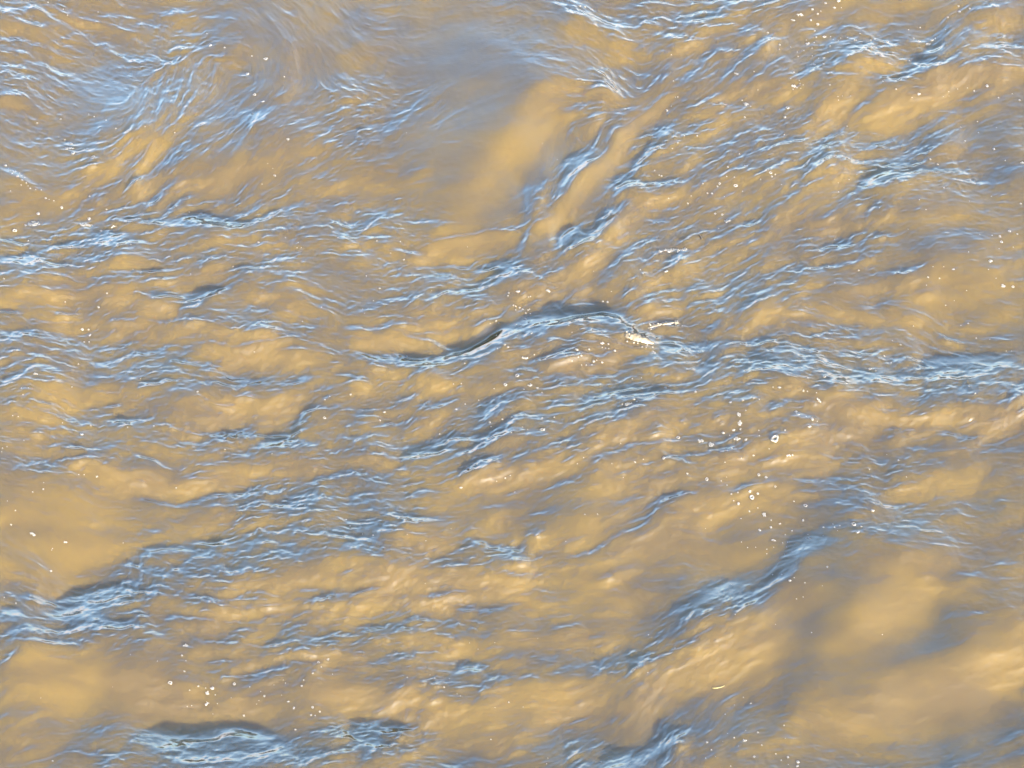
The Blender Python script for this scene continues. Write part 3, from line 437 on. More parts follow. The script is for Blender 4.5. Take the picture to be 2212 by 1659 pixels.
T = np.zeros((RH, RW))
WX = np.zeros((RH, RW))
WY = np.zeros((RH, RW))
WD = np.zeros((RH, RW))
SM = np.zeros((RH, RW))
KT = np.zeros((RH, RW))
C2 = np.full((RH, RW), 0.03)
S2 = np.zeros((RH, RW))
OFF = (0.0, 737.3, 1474.7), (0.0, 552.8, 1105.5)
AMP_W = 0.60
for (cx, cy), txt in SHEETS.items():
    for rec in txt.replace("\n", ";").split(";"):
        f = rec.split()
        if len(f) < 4:
            continue
        kind, wd, st = f[0], float(f[1]) / 3, float(f[2])
        P = np.array([[float(c) for c in q.split(",")] for q in f[3:]]) / 3 + (OFF[0][cx], OFF[1][cy])
        P = smooth_line(P)
        if kind == 'W':
            jit = RNG.normal(0, 0.10 * wd + 0.2, len(P))
            if len(P) > 2:
                tg = np.gradient(P, axis=0)
                tg /= np.hypot(*tg.T)[:, None] + 1e-9
                P = P + np.stack([-tg[:, 1], tg[:, 0]], 1) * jit[:, None]
            sg = wd * 0.5 + 0.4
            sl_, d, t, tx, ty, ox, oy = line_field(P, max(sg * 8, 110))
            nx, ny = ty, -tx                                  # candidate normal, sheet axes (y down)
            flip = np.where(ny - 0.35 * nx * (np.abs(ny) < .35) > 0, -1.0, 1.0)
            nx, ny = nx * flip, ny * flip
            far = ox * nx + oy * ny                           # which side of the crest
            sd = np.where(far > 0, 1.6 * sg, 0.75 * sg)
            k = st * (0.65 * np.exp(-0.5 * (d / sd) ** 2) + 0.35 * np.exp(-0.5 * (d / (0.7 * sg)) ** 2)) * np.clip(np.minimum(t, 1 - t) * 5 + .25, 0, 1)
            WX[sl_] += k * nx * 0.75
            WY[sl_] += k * (-ny * 0.75 + 0.25)                # world +y is up the sheet
            WD[sl_] += st * np.exp(-0.5 * (d / 40) ** 2)
            o = np.exp(-0.5 * (d / 38) ** 2)
            C2[sl_] += o * (tx * tx - ty * ty)
            S2[sl_] += o * 2 * tx * ty
        else:
            sg = wd * 0.68
            if kind == 'K':
                sl_, d, t, tx, ty, ox, oy = line_field(P, wd * 3)
                k = np.exp(-0.5 * (d / (0.55 * wd)) ** 2) * np.clip(np.minimum(t, 1 - t) * 5 + 0.1, 0, 1)
                KT[sl_] = np.maximum(KT[sl_], st * k)
                SM[sl_] = np.maximum(SM[sl_], 0.75 * k)
                continue
            if kind == 'S':
                sl_, d, t, tx, ty, ox, oy = line_field(P, wd * 3)
                SM[sl_] = np.maximum(SM[sl_], st * np.exp(-0.5 * (d / wd) ** 2))
                continue
            if kind == 'D' and st > 0.55:                     # the drop lies on the near side of the trough
                P = P + (0.15 * sg, 0.4 * sg)
                sg, st = sg * 0.72, st * 1.3
            sl_, d, t, tx, ty, ox, oy = line_field(P, sg * 3.2)
            k = st * np.exp(-0.5 * (d / sg) ** 2)
            if kind == 'D' and len(P) > 1:
                k = k * np.clip(np.minimum(t, 1 - t) * 4 + 0.3, 0, 1)
            T[sl_] += k if kind == 'L' else -k
            if len(P) > 1:
                o = 0.25 * np.exp(-0.5 * (d / (sg * 1.2)) ** 2)
                C2[sl_] += o * (tx * tx - ty * ty)
                S2[sl_] += o * 2 * tx * ty
C2, S2 = blur(C2, 13), blur(S2, 13)
ang = 0.5 * np.arctan2(S2, C2)
DX, DY = np.cos(ang), np.sin(ang)
rough = np.clip(blur(WD, 13) / 2.4, 0, 1.0) ** 0.65 * (1 - SM)
WX, WY = np.tanh(WX), np.tanh(WY)


def lic(noise, steps, h=1.0):
    """Noise drawn out along the current (line integral convolution)."""
    acc = noise.copy()
    wt = 1.0
    for sgn in (1, -1):
        px, py = np.meshgrid(np.arange(RW, dtype=np.float32), np.arange(RH, dtype=np.float32))
        vx, vy = DX * sgn, DY * sgn
        for s in range(steps):
            ix = np.clip(px.astype(np.int32), 0, RW - 1)
            iy = np.clip(py.astype(np.int32), 0, RH - 1)
            ax, ay = DX[iy, ix], DY[iy, ix]
            sg = np.sign(ax * vx + ay * vy)
            sg[sg == 0] = 1
            vx, vy = ax * sg, ay * sg
            px = px + h * vx
            py = py + h * vy
            ix = np.clip(px.astype(np.int32), 0, RW - 1)
            iy = np.clip(py.astype(np.int32), 0, RH - 1)
            g = math.exp(-2.5 * (s / steps) ** 2)
            acc += g * noise[iy, ix]
            wt += g
    acc /= wt
    return acc


T = 0.70 * T + 0.45 * lic(T, 14, 2.0)


def unit(a):
    a = a - a.mean()
    return a / (a.std() + 1e-12)


def wnoise(s):
    return unit(blur(RNG.normal(size=(RH, RW)), s))


R_FINE = unit(lic(wnoise(1.1), 6))
R_MID = unit(lic(wnoise(2.6), 11, 1.7))
R_BIG = unit(lic(wnoise(7.5), 9, 3.0))
WAR = [8 * wnoise(21) + 3 * wnoise(8), 6 * wnoise(19) + 2.2 * wnoise(7)]
CHOP = unit(0.6 * wnoise(2.2) + 0.8 * lic(wnoise(3.6), 4, 1.5))
SILT = unit(0.75 * unit(lic(wnoise(20), 14, 5.0)) + 0.45 * unit(lic(wnoise(6), 16, 3.0)))

# ---------------------------------------------------------------- height field on the river plane
X0, X1, Y0, Y1 = -4.3, 4.3, -3.7, 4.6
NX, NY = 2100, 1900
gx_ = np.linspace(X0, X1, NX)
gy_ = np.linspace(Y0, Y1, NY)
GX, GY = np.meshgrid(gx_, gy_)
dX, dY = gx_[1] - gx_[0], gy_[1] - gy_[0]
FU, FV = to_frame(GX, GY)
RU = np.clip((FU - U0) / RS, 0, RW - 1.001)
RV = np.clip((FV - V0) / RS, 0, RH - 1.001)
pu, pv = RU.astype(int), RV.astype(int)
RU = np.clip(RU + WAR[0][pv, pu] / RS * 0.38, 0, RW - 1.001)
RV = np.clip(RV + WAR[1][pv, pu] / RS * 0.38, 0, RH - 1.001)
iu, iv = RU.astype(int), RV.astype(int)
fu, fv = RU - iu, RV - iv


def samp(a):
    return (a[iv, iu] * (1 - fu) + a[iv, iu + 1] * fu) * (1 - fv) + (a[iv + 1, iu] * (1 - fu) + a[iv + 1, iu + 1] * fu) * fv


sh = SUN_DIR[:2] / np.hypot(*SUN_DIR[:2])
# sunlit swells lean towards the sun, shaded troughs away from it
LEAN = 0.50
tt = np.tanh(samp(T) * 0.9)
tt = np.where(tt < 0, 0.78 * tt - 0.35 * np.clip(-samp(T) - 0.75, 0, 1) - 1.1 * samp(KT), 0.95 * tt)
wcut = (1 - 0.8 * np.clip(samp(KT), 0, 1)) * (1 + 0.75 * np.maximum(np.minimum(tt, 0), -0.8))
kx = np.fft.fftfreq(NX, dX)[None, :] * 2 * math.pi
ky = np.fft.fftfreq(NY, dY)[:, None] * 2 * math.pi
k2 = kx * kx + ky * ky
ks = kx * sh[0] + ky * sh[1]
k0 = 2 * math.pi / 2.4
Hh = 1j * ks * np.fft.fft2(tt * LEAN) / (ks * ks + 0.10 * k2 + 0.25 * k0 * k0)
# broad wave backs are eased so that they mirror blue sky above the horizon
H = np.real(np.fft.ifft2(Hh))
vd = np.arctan2(CAM[2], GY - CAM[1])                        # depression of the line of sight
lim = np.tan(vd * 0.5 - math.radians(9.0)) + 0.75 * samp(KT)
px_, py_ = np.gradient(H, axis=1) / dX, np.gradient(H, axis=0) / dY
py_ = np.where(py_ < 0, -lim * np.tanh(-py_ / lim), py_)
Hh = -1j * (kx * np.fft.fft2(px_) + ky * np.fft.fft2(py_)) / (k2 + (0.3 * k0) ** 2)
# crests: a short steep back that faces away from the viewer
sx = -AMP_W * wcut * samp(WX)
sy = -AMP_W * wcut * samp(WY)
Hh += -1j * (kx * np.fft.fft2(sx) + ky * np.fft.fft2(sy)) / (k2 + 4 * k0 * k0)
H = np.real(np.fft.ifft2(Hh))
am = np.maximum(samp(rough), 0.48 * (1 - samp(SM)))
bl = 1.0 - 0.4 * np.clip(samp(blur(-np.minimum(T, 0.15), 5)) + 0.15, 0, 1)
H += 0.00095 * samp(R_FINE + 0.25 * (R_FINE * R_FINE - 1)) * (0.07 + 1.0 * am) * bl
H += 0.0009 * samp(CHOP) * (0.04 + am) 
H += 0.0018 * samp(R_MID + 0.28 * (R_MID * R_MID - 1)) * (0.08 + 0.9 * am) * bl
H += 0.0036 * samp(R_BIG + 0.2 * (R_BIG * R_BIG - 1)) * (0.12 + 0.85 * am)
edge = np.minimum(np.minimum(GX - X0, X1 - GX), np.minimum(GY - Y0, Y1 - GY))
e = np.clip(edge / 0.9, 0, 1)
e = e * e * (3 - 2 * e)
H *= e
print("H range", H.min(), H.max(), H.std())


def height_at(x, y):
    a = min(max((x - X0) / dX, 0), NX - 1.001)
    b = min(max((y - Y0) / dY, 0), NY - 1.001)
    i, j = int(a), int(b)
    p, q = a - i, b - j
    return (H[j, i] * (1 - p) + H[j, i + 1] * p) * (1 - q) + (H[j + 1, i] * (1 - p) + H[j + 1, i + 1] * p) * q


def place(u, v):
    """Point of the water surface seen at sheet position (u, v), with its normal."""
    z = 0.0
    for _ in range(8):
        x, y = to_plane(u, v, z)
        z = height_at(x, y)
    x, y = to_plane(u, v, z)
    s = 0.03
    n = Vector((height_at(x - s, y) - height_at(x + s, y), height_at(x, y - s) - height_at(x, y + s), 2 * s)).normalized()
    return Vector((x, y, z)), n


# outer water: rows and columns that widen towards the horizon
def spread(a0, sgn):
    out, st, p = [], 0.02, a0
    while abs(p) < 1500:
        st *= 1.32
        p += sgn * st
        out.append(p)
    return np.array(out)


lx, rx = spread(X0, -1)[::-1], spread(X1, 1)
ly, ry = spread(Y0, -1)[::-1], spread(Y1, 1)
ax = np.concatenate([lx, gx_, rx])
ay = np.concatenate([ly, gy_, ry])
AX, AY = np.meshgrid(ax, ay)
AZ = np.zeros_like(AX)
AZ[len(ly):len(ly) + NY, len(lx):len(lx) + NX] = H
n, m = AX.shape
co = np.stack([AX, AY, AZ], -1).reshape(-1, 3).astype(np.float32)
idx = np.arange(n * m).reshape(n, m)
q = np.stack([idx[:-1, :-1], idx[:-1, 1:], idx[1:, 1:], idx[1:, :-1]], -1).reshape(-1, 4).astype(np.int32)
me = bpy.data.meshes.new("river_water")
me.vertices.add(len(co))
me.vertices.foreach_set("co", co.ravel())
me.loops.add(q.size)
me.loops.foreach_set("vertex_index", q.ravel())
me.polygons.add(len(q))
me.polygons.foreach_set("loop_start", np.arange(0, q.size, 4, dtype=np.int32))
me.polygons.foreach_set("loop_total", np.full(len(q), 4, dtype=np.int32))
me.polygons.foreach_set("use_smooth", np.ones(len(q), dtype=bool))
me.update()
Hs = blur(H, 1.4) * 0.85 + blur(H, 4.0) * 0.15
nz = np.stack([-np.gradient(Hs, axis=1) / dX, -np.gradient(Hs, axis=0) / dY, np.ones_like(Hs)], -1)
nz /= np.linalg.norm(nz, axis=-1, keepdims=True)
bn = np.zeros((n, m, 3), np.float32)
bn[..., 2] = 1
bn[len(ly):len(ly) + NY, len(lx):len(lx) + NX] = nz
sv = np.zeros((n, m), np.float32)
sv[len(ly):len(ly) + NY, len(lx):len(lx) + NX] = samp(SILT) * e
at = me.attributes.new("silt", 'FLOAT', 'POINT')
at.data.foreach_set("value", sv.ravel())
at = me.attributes.new("silt_normal", 'FLOAT_VECTOR', 'POINT')
at.data.foreach_set("vector", bn.ravel())


def new_mat(name):
    m_ = bpy.data.materials.new(name)
    m_.use_nodes = True
    return m_, m_.node_tree, m_.node_tree.nodes["Principled BSDF"]


mw, nt, pb = new_mat("silty_river_water")
N, Lk = nt.nodes, nt.links
tc = N.new("ShaderNodeTexCoord")
mp = N.new("ShaderNodeMapping")
mp.inputs['Scale'].default_value = (0.8, 1.3, 1.0)
mp.inputs['Rotation'].default_value = (0, 0, -0.25)
ns = N.new("ShaderNodeTexNoise")
ns.inputs['Scale'].default_value = 2.6
ns.inputs['Detail'].default_value = 5.0
ns.inputs['Roughness'].default_value = 0.55
ns.inputs['Distortion'].default_value = 0.8
cr = N.new("ShaderNodeValToRGB")
cr.color_ramp.elements[0].position = 0.32
cr.color_ramp.elements[0].color = (0.0272, 0.0180, 0.0046, 1)
cr.color_ramp.elements[1].position = 0.68
cr.color_ramp.elements[1].color = (0.0375, 0.0243, 0.0042, 1)
Lk.new(tc.outputs['Object'], mp.inputs[0])
Lk.new(mp.outputs[0], ns.inputs['Vector'])
sa = N.new("ShaderNodeAttribute")
sa.attribute_name = "silt"
sm = N.new("ShaderNodeMath")
sm.operation = 'MULTIPLY_ADD'
sm.inputs[1].default_value = 0.11
Lk.new(sa.outputs['Fac'], sm.inputs[0])
Lk.new(ns.outputs['Fac'], sm.inputs[2])
Lk.new(sm.outputs[0], cr.inputs[0])
# the silt scatters light below the surface (soft shading), the skin above it mirrors the sky
bodyn = N.new("ShaderNodeAttribute")
bodyn.attribute_name = "silt_normal"
df = N.new("ShaderNodeSubsurfaceScattering")
df.falloff = 'BURLEY'
df.inputs['Scale'].default_value = 0.07
df.inputs['Radius'].default_value = (1.0, 0.8, 0.5)
Lk.new(cr.outputs[0], df.inputs['Color'])
Lk.new(bodyn.outputs['Vector'], df.inputs['Normal'])
# capillary ripples too fine for the mesh
nf = N.new("ShaderNodeTexNoise")
nf.inputs['Scale'].default_value = 95.0
nf.inputs['Detail'].default_value = 3.0
bp = N.new("ShaderNodeBump")
bp.inputs['Strength'].default_value = 0.4
bp.inputs['Distance'].default_value = 0.0012
mp2 = N.new("ShaderNodeMapping")
mp2.inputs['Scale'].default_value = (0.55, 1.1, 1.0)
mp2.inputs['Rotation'].default_value = (0, 0, -0.2)
Lk.new(tc.outputs['Object'], mp2.inputs[0])
Lk.new(mp2.outputs[0], nf.inputs['Vector'])
Lk.new(nf.outputs['Fac'], bp.inputs['Height'])
gl = N.new("ShaderNodeBsdfGlossy")
gl.inputs['Color'].default_value = (1, 1, 1, 1)
gl.inputs['Roughness'].default_value = 0.05
Lk.new(bp.outputs[0], gl.inputs['Normal'])
fr = N.new("ShaderNodeFresnel")
fr.inputs['IOR'].default_value = 1.62
Lk.new(bp.outputs[0], fr.inputs['Normal'])
mx = N.new("ShaderNodeMixShader")
Lk.new(fr.outputs[0], mx.inputs[0])
Lk.new(df.outputs[0], mx.inputs[1])
Lk.new(gl.outputs[0], mx.inputs[2])
Lk.new(mx.outputs[0], N["Material Output"].inputs['Surface'])
N.remove(pb)
me.materials.append(mw)
river = bpy.data.objects.new("river_water", me)
COL.objects.link(river)
river["kind"] = "structure"
# Floating foam: sheet-by-sheet positions, "x,y,half-length[,half-width,turn][o]"; o = a ring of froth round a clear bubble.
FOAM = {}
FOAM[(0, 0)] = """1360,293,16 1455,308,8 1632,363,7 1722,381,20,11,0o 1604,478,14 1842,497,7 1650,613,13o 1703,658,13,7,-10 1635,736,10o 1866,902,12o 393,772,8 610,755,6 686,779,7 750,832,7 940,820,5 460,932,14 447,962,36,13,8 565,966,20,10,0 472,993,16 606,1017,15 1132,860,7 575,740,5 1781,1138,10o 1698,1193,5 1735,1060,4 1768,1092,4 1302,1385,13 1226,1375,7 247,1384,14 210,1452,62,25,-14 95,1494,16o 560,1458,60,16,2 655,1497,10 577,1417,14 400,1345,12 580,1272,8 730,1468,26,8,-5 690,1357,8 420,905,6 240,797,8 36,1072,13,8,30 66,1108,9 92,1112,17,9,35 112,1140,10 139,1139,7 143,1166,11,6,20 196,1221,8 268,1231,6 296,1284,10,6,10 349,1301,7 137,1199,6 55,1092,6 78,1125,7 126,1122,6 160,1150,5 182,1205,5 232,1228,5 318,1292,5 1675,1570,9 1850,1540,5 183,1560,7 847,1583,5 68,1238,6 1925,1605,5 1952,1605,5 1932,1572,5 2190,1540,5 1340,217,6 410,60,6 437,98,6 635,78,5 310,15,8 85,1112,8 118,1140,8 170,1185,7"""
FOAM[(1, 0)] = """1545,38,11 1578,44,9 2110,715,10 2152,525,6 2138,355,6 2180,628,6 2165,630,5 2138,688,5 2030,1104,6 2060,1135,7 2075,1140,8 2180,925,7 2145,962,6 2120,1285,6 1303,930,4 423,860,4 1400,1035,4 230,1560,7 382,1565,6 320,1640,5 818,1600,4 2150,1625,68,21,-4 2066,1628,22,12,0 1575,535,4"""
FOAM[(2, 0)] = """762,96,28,11,4 714,130,16,8,8 840,60,11 925,20,10 983,50,12,7,0 875,157,12o 830,130,10 855,200,8 875,90,9 1010,5,14 1028,50,5 895,72,6 552,212,9 865,240,9 918,238,18,9,0o 958,237,6 807,284,22,12,-20 852,275,6 838,312,6 955,298,7 975,255,5 1023,247,5 1008,262,4 1068,243,5 628,290,9 626,320,6 700,305,5 742,338,5 785,328,5 748,366,6 800,260,5 912,376,14,6,0 911,413,8 843,420,28,13,8 880,378,6 840,362,5 940,340,6 720,468,7 1112,258,7 1123,260,6 1148,218,6 1218,260,8 1327,271,10o 1463,193,6 1538,178,7 1495,249,8 1531,268,11o 1590,287,22,12,0o 1615,260,14,9,0o 1636,248,7 1703,193,5 1468,392,6 1718,112,8 1793,76,12 1787,40,9 1859,55,9 1296,527,7 1383,578,8 1530,609,12 1486,632,5 1972,556,13 1889,589,8 1724,594,6 1845,570,5 1782,577,5 1726,622,4 1688,625,4 2046,633,7 2135,608,5 2182,649,9 953,550,7 720,558,20,11,5 755,520,6 760,540,5 740,568,7 715,578,6 780,550,5 765,572,5 700,510,5 1010,649,6 1006,625,5 1088,622,4 1035,622,4 679,700,13o 662,759,11 402,760,8o 407,675,22,14,30 385,650,7 350,478,20,10,15 462,463,6 487,583,5 440,690,6 1910,788,6 1917,861,7 1829,914,9 1802,824,5 2033,827,5 2016,966,11 1604,1031,9 1652,1065,8 2195,1054,18,8,5 2090,1040,7 1128,1132,4 1078,1164,5 1065,818,6 1010,1244,6 1008,1185,4 658,872,6 93,880,8 10,880,6 367,998,7 413,1074,18,8,5 293,1082,9o 239,1190,11o 343,1203,17,12,0o 569,1120,14,10,0o 578,1144,8o 600,1130,7 335,1148,6 285,1143,6 225,1208,8 190,1254,9 160,1252,8 130,1190,8 55,1270,6 388,1240,5 270,1275,5 505,1162,6 640,1196,5 33,1318,8 210,1385,9o 255,1391,10o 292,1432,30,15,-10 233,1480,5 12,1618,20,14,0 1692,1217,7 2000,1273,6 1534,1295,6 1576,1358,6 1858,1305,4 2118,1498,12o 2056,1532,11o 2066,1568,12o 2168,1517,8 2005,1525,6 2050,1612,5 1853,1633,6 1925,1520,5 2142,1602,5 2190,1320,9 1461,1485,4 1276,1345,5 985,1550,4"""
FOAM[(0, 1)] = """25,148,8 694,242,8 422,298,7 639,332,10o 532,476,12 574,477,8 582,514,10 545,558,8 577,557,7 508,701,7 228,763,18,9,0 138,857,6 184,855,6 148,898,6 466,849,6 1280,880,9 910,737,5 910,795,4 529,1155,14 587,1100,8 996,1102,8 826,1110,6 405,1082,6 82,1035,6 118,1041,6 2103,1049,12o 2106,932,7 2137,911,6 1457,1254,6 1762,1281,5 545,1418,6 628,1430,9 510,1417,6 1142,1503,7 280,1512,8 212,1530,7 283,1469,5 16,1246,7 45,1237,5 1648,622,6 1235,117,5 1510,68,5 1715,65,6 862,87,4 155,1195,5 10,1270,5 2083,333,6 1960,425,6 2022,1645,7 1975,1617,6 100,1650,7 48,1588,5"""
FOAM[(1, 1)] = """405,25,8 162,130,6 248,210,8 208,290,6 585,225,4 447,300,5 138,345,5 173,340,5 150,372,4 60,898,9 745,994,10 637,1154,7 802,960,7 890,935,6 990,860,6 777,827,6 727,830,6 1063,835,14o 1140,775,16o 1222,840,17,11,0 1270,855,12,6,0 1183,865,6 1300,885,6 1105,1045,9 1043,1058,8 962,1078,9o 970,1107,7 1100,1142,10o 1173,1110,6 1207,1125,5 1303,1125,24,13,-5o 1192,1025,4 1164,1027,4 1300,1050,10 1856,958,28,14,-8 1896,928,12 1915,945,8 2100,855,15,10,0 2183,1177,16,11,0o 2090,1310,15,11,0 1903,1336,9 1957,1318,6 1827,1436,5 1753,1345,5 1530,1347,6 1570,1307,6 820,1377,12 1095,1423,6 1063,1440,8 1007,1460,5 774,1502,13,7,0 1125,1530,5 1810,1215,5 250,1065,9 278,1012,12,7,0 1190,660,24,12,0 1250,640,7 1318,430,36,16,-10 1190,408,16,10,20 1215,430,9 1340,226,16,11,20 1145,230,16,9,0 1085,240,8 1080,258,7 1225,262,7 1212,266,6 1115,320,8 1130,325,7 1155,335,9 1175,345,8 1130,350,6 1210,350,7 1225,375,7 1195,370,8 1220,345,6 1003,420,9 1020,435,6 965,437,5 1133,445,8 1160,453,13,9,0 1175,458,7 1230,500,13,8,30 1005,515,8 1010,490,5 990,518,5 963,557,5 1080,590,10 1060,575,8 1525,607,14,9,0 1555,645,9 1535,655,8 1495,680,7 1690,565,16,10,0 1730,570,8 1772,614,10 1635,683,13,9,0 1605,605,9 1690,690,9 1655,675,6 1557,707,6 1587,707,7 1623,707,8 1690,593,6 1712,597,5 1733,600,5 1950,590,8 1975,592,5 2023,627,17,12,0 1550,550,7 1560,372,5 1475,450,5 1495,495,5 2105,100,16,9,-8 1937,90,7 1955,115,5 1975,280,12,5,-8 1695,295,8 1725,298,9 1635,100,4 1750,230,5 1885,795,6 1945,790,5 1820,960,6 1380,1045,7 1610,1043,4 1010,600,8 800,695,7 425,650,6 1960,440,5"""
FOAM[(2, 1)] = """1994,33,16,14,90 2075,195,18,13,-5 2140,200,13,8,5o 1755,87,12,7,0 1982,88,6 1590,138,8 1664,145,7 1580,190,5 1704,320,6 1692,70,5 1622,70,5 1840,225,5 1760,290,4 1850,438,8 1803,450,5 2030,145,5 1495,455,6 1412,575,8 1358,548,5 1305,648,9 1350,693,7 1213,732,14,8,0o 1250,742,6 1016,774,13,7,0 919,781,15,11,0o 1058,824,14,7,5 1852,845,8 1895,890,9 985,175,6 1140,93,8,5,0 1122,652,6 1902,533,7 1990,540,5 2097,617,5 2130,617,5 527,728,11,6,0 783,873,9 808,877,7 867,886,6 627,852,14,8,0 585,850,6 82,880,10 308,949,14,7,-10 389,934,11,7,0 459,921,9 496,929,6 885,937,27,10,48 366,1029,18,14,70 371,1086,22,16,80 734,1010,15,9,-40 748,1027,16,9,0 839,1057,15,12,70 800,1040,5 823,1107,17,9,0 330,1128,15,8,-15 374,1123,9 262,1146,11 350,1187,28,15,-4 409,1190,12 118,1197,27,16,-2 184,1224,22,17,75 597,1184,34,29,75o 663,1129,9 493,1130,6 497,1165,6 409,1001,6 317,1245,8 459,1293,8 560,1250,6 690,1293,26,6,-10 274,1337,6 305,1162,5 872,1072,5 30,1411,9 156,1447,15o 493,1419,13,10,0o 540,1434,12,8,5o 600,1495,9o 435,1525,12,10,20 486,1540,11,8,10 448,1564,21,18,0o 361,1605,12 330,1586,7 315,1543,8 357,1533,8 249,1458,6 287,1485,6 285,1433,4 721,1590,7 795,1618,17,12,15o 1230,1650,16,10,0 1398,1324,8 1323,1288,4 1450,1433,6 1210,1384,5 380,1310,5 487,1633,6 432,1655,8"""
FOAM[(0, 2)] = """72,84,8 205,140,16,9,-10 220,150,12 420,196,18,6,0 340,238,6 335,248,5 798,202,5 330,383,10 27,555,6 102,592,7 1204,868,19,12,-5 1179,931,9 1205,966,5 1195,1034,8o 1103,1108,17o 1285,1130,8 1229,1156,6 1375,1143,16,10,-5 1341,1173,18,14,-25 1333,1142,5 1395,1186,6 1342,1241,17,11,-15 1409,1243,5 1518,1116,13o 1619,1135,6 1713,1194,9o 1678,1223,4 1690,1165,4 1498,1206,4 1213,1262,5 1242,1256,5 1380,1310,4 1580,1320,9 1850,1110,6 1955,1128,9 1968,1090,7 2082,1005,6 2027,1046,8 2063,977,11o 2126,957,10o 2155,1052,5 1868,1230,11,6,-10 1904,1271,10 2025,1267,11o 2072,1295,9 2015,1317,9 2042,1320,7 1825,1188,4 1663,1246,4 1913,1411,9 341,1615,8 690,1604,5 265,1207,4 845,925,4 1020,968,5 1775,1122,4 1835,1090,4 730,1135,3"""
FOAM[(1, 2)] = """57,93,9 206,152,7 138,145,5 427,147,4 548,188,5 30,50,11,5,0 1578,17,6 1660,15,6 711,110,4 1455,192,5 765,724,4 831,850,4 886,890,4 605,1078,6 700,1081,5 575,1057,4 427,1073,5 666,1136,8 772,1193,4 750,1180,4 1085,1234,7o 1178,1265,4 996,1269,4 969,1475,7 1991,797,5 2163,884,6 1986,1042,6 1681,1621,12,7,0 1874,1622,5 1465,1584,5 1338,1597,5 1330,1633,5 1733,1587,4 345,907,3 544,465,4 1273,820,3 995,848,4"""
FOAM[(2, 2)] = """530,20,17,12,0 498,119,11 571,100,10 573,54,7 630,78,8 378,44,6 780,55,10 708,123,7 588,185,18,8,5o 911,100,8 984,100,7 1018,90,6 974,80,5 1004,122,4 1108,80,19,16,0o 1156,94,9 1134,132,14,10,0 820,173,9 798,175,6 811,147,5 910,156,4 664,148,5 680,198,5 648,202,5 783,239,6 708,259,5 673,229,4 660,275,4 545,243,5 545,272,5 725,212,3 381,196,5 421,232,5 473,230,4 590,230,4 937,357,8o 582,408,7 642,408,8 694,445,13,8,20 722,427,6 792,460,6 905,480,4 781,552,5 738,565,5 340,665,5 836,783,6 1294,796,6 602,730,4 316,473,5 148,108,4 441,1242,8 393,1202,5 275,1312,6 334,1252,4 656,1384,7o 486,1429,8o 408,1418,5 291,1438,5 333,1464,8o 403,1482,18,11,0 157,1494,9o 260,1490,3 362,1518,4 512,1512,7 186,1543,8 603,1569,7 213,1585,4 463,1587,9o 149,1597,6 638,1610,7 682,1590,11,8,15o 746,1621,14,11,15 684,1638,4 743,1648,12,8,0 311,1648,6 665,1468,4"""

# ---------------------------------------------------------------- floating froth, twig and straw
def simple_mat(name, col, rough, spec=0.5, noise=None):
    m_, nt_, p_ = new_mat(name)
    p_.inputs['Roughness'].default_value = rough
    p_.inputs['IOR'].default_value = 1.4
    if noise:
        t_ = nt_.nodes.new("ShaderNodeTexNoise")
        t_.inputs['Scale'].default_value = noise
        c_ = nt_.nodes.new("ShaderNodeTexCoord")
        r_ = nt_.nodes.new("ShaderNodeValToRGB")
        r_.color_ramp.elements[0].position = 0.3
        r_.color_ramp.elements[0].color = tuple(0.6 * v for v in col) + (1,)
        r_.color_ramp.elements[1].position = 0.65
        r_.color_ramp.elements[1].color = tuple(col) + (1,)
        nt_.links.new(c_.outputs['Object'], t_.inputs['Vector'])
        nt_.links.new(t_.outputs['Fac'], r_.inputs[0])
        nt_.links.new(r_.outputs[0], p_.inputs['Base Color'])
    else:
        p_.inputs['Base Color'].default_value = tuple(col) + (1,)
    return m_


M_FOAM = simple_mat("white_froth", (0.078, 0.074, 0.067), 0.45, noise=220)
M_SPECK = simple_mat("fine_froth", (0.066, 0.060, 0.050), 0.5)
M_CREST = simple_mat("churned_froth", (0.062, 0.052, 0.036), 0.4, noise=90)
M_BUB = simple_mat("clear_bubble", (0.035, 0.03, 0.022), 0.05)
M_TWIG = simple_mat("wet_bark", (0.012, 0.009, 0.007), 0.5, noise=60)
M_STRAW = simple_mat("yellow_straw", (0.055, 0.046, 0.008), 0.5)
M_BARK = simple_mat("brown_bark", (0.022, 0.012, 0.007), 0.6, noise=80)


def link(name, bm, mat, parent=None):
    me_ = bpy.data.meshes.new(name)
    bm.to_mesh(me_)
    bm.free()
    for p in me_.polygons:
        p.use_smooth = True
    me_.materials.append(mat)
    o = bpy.data.objects.new(name, me_)
    COL.objects.link(o)
    if parent:
        o.parent = parent
    return o


def blob_outline(rng, n, k=0.16):
    a = np.linspace(0, 2 * math.pi, n, endpoint=False)
    r = np.ones(n)
    for f in range(2, 6):
        r += k / f * 1.6 * rng.normal() * np.cos(f * a + rng.uniform(0, 6.3))
    return a, np.clip(r, 0.55, 1.5)


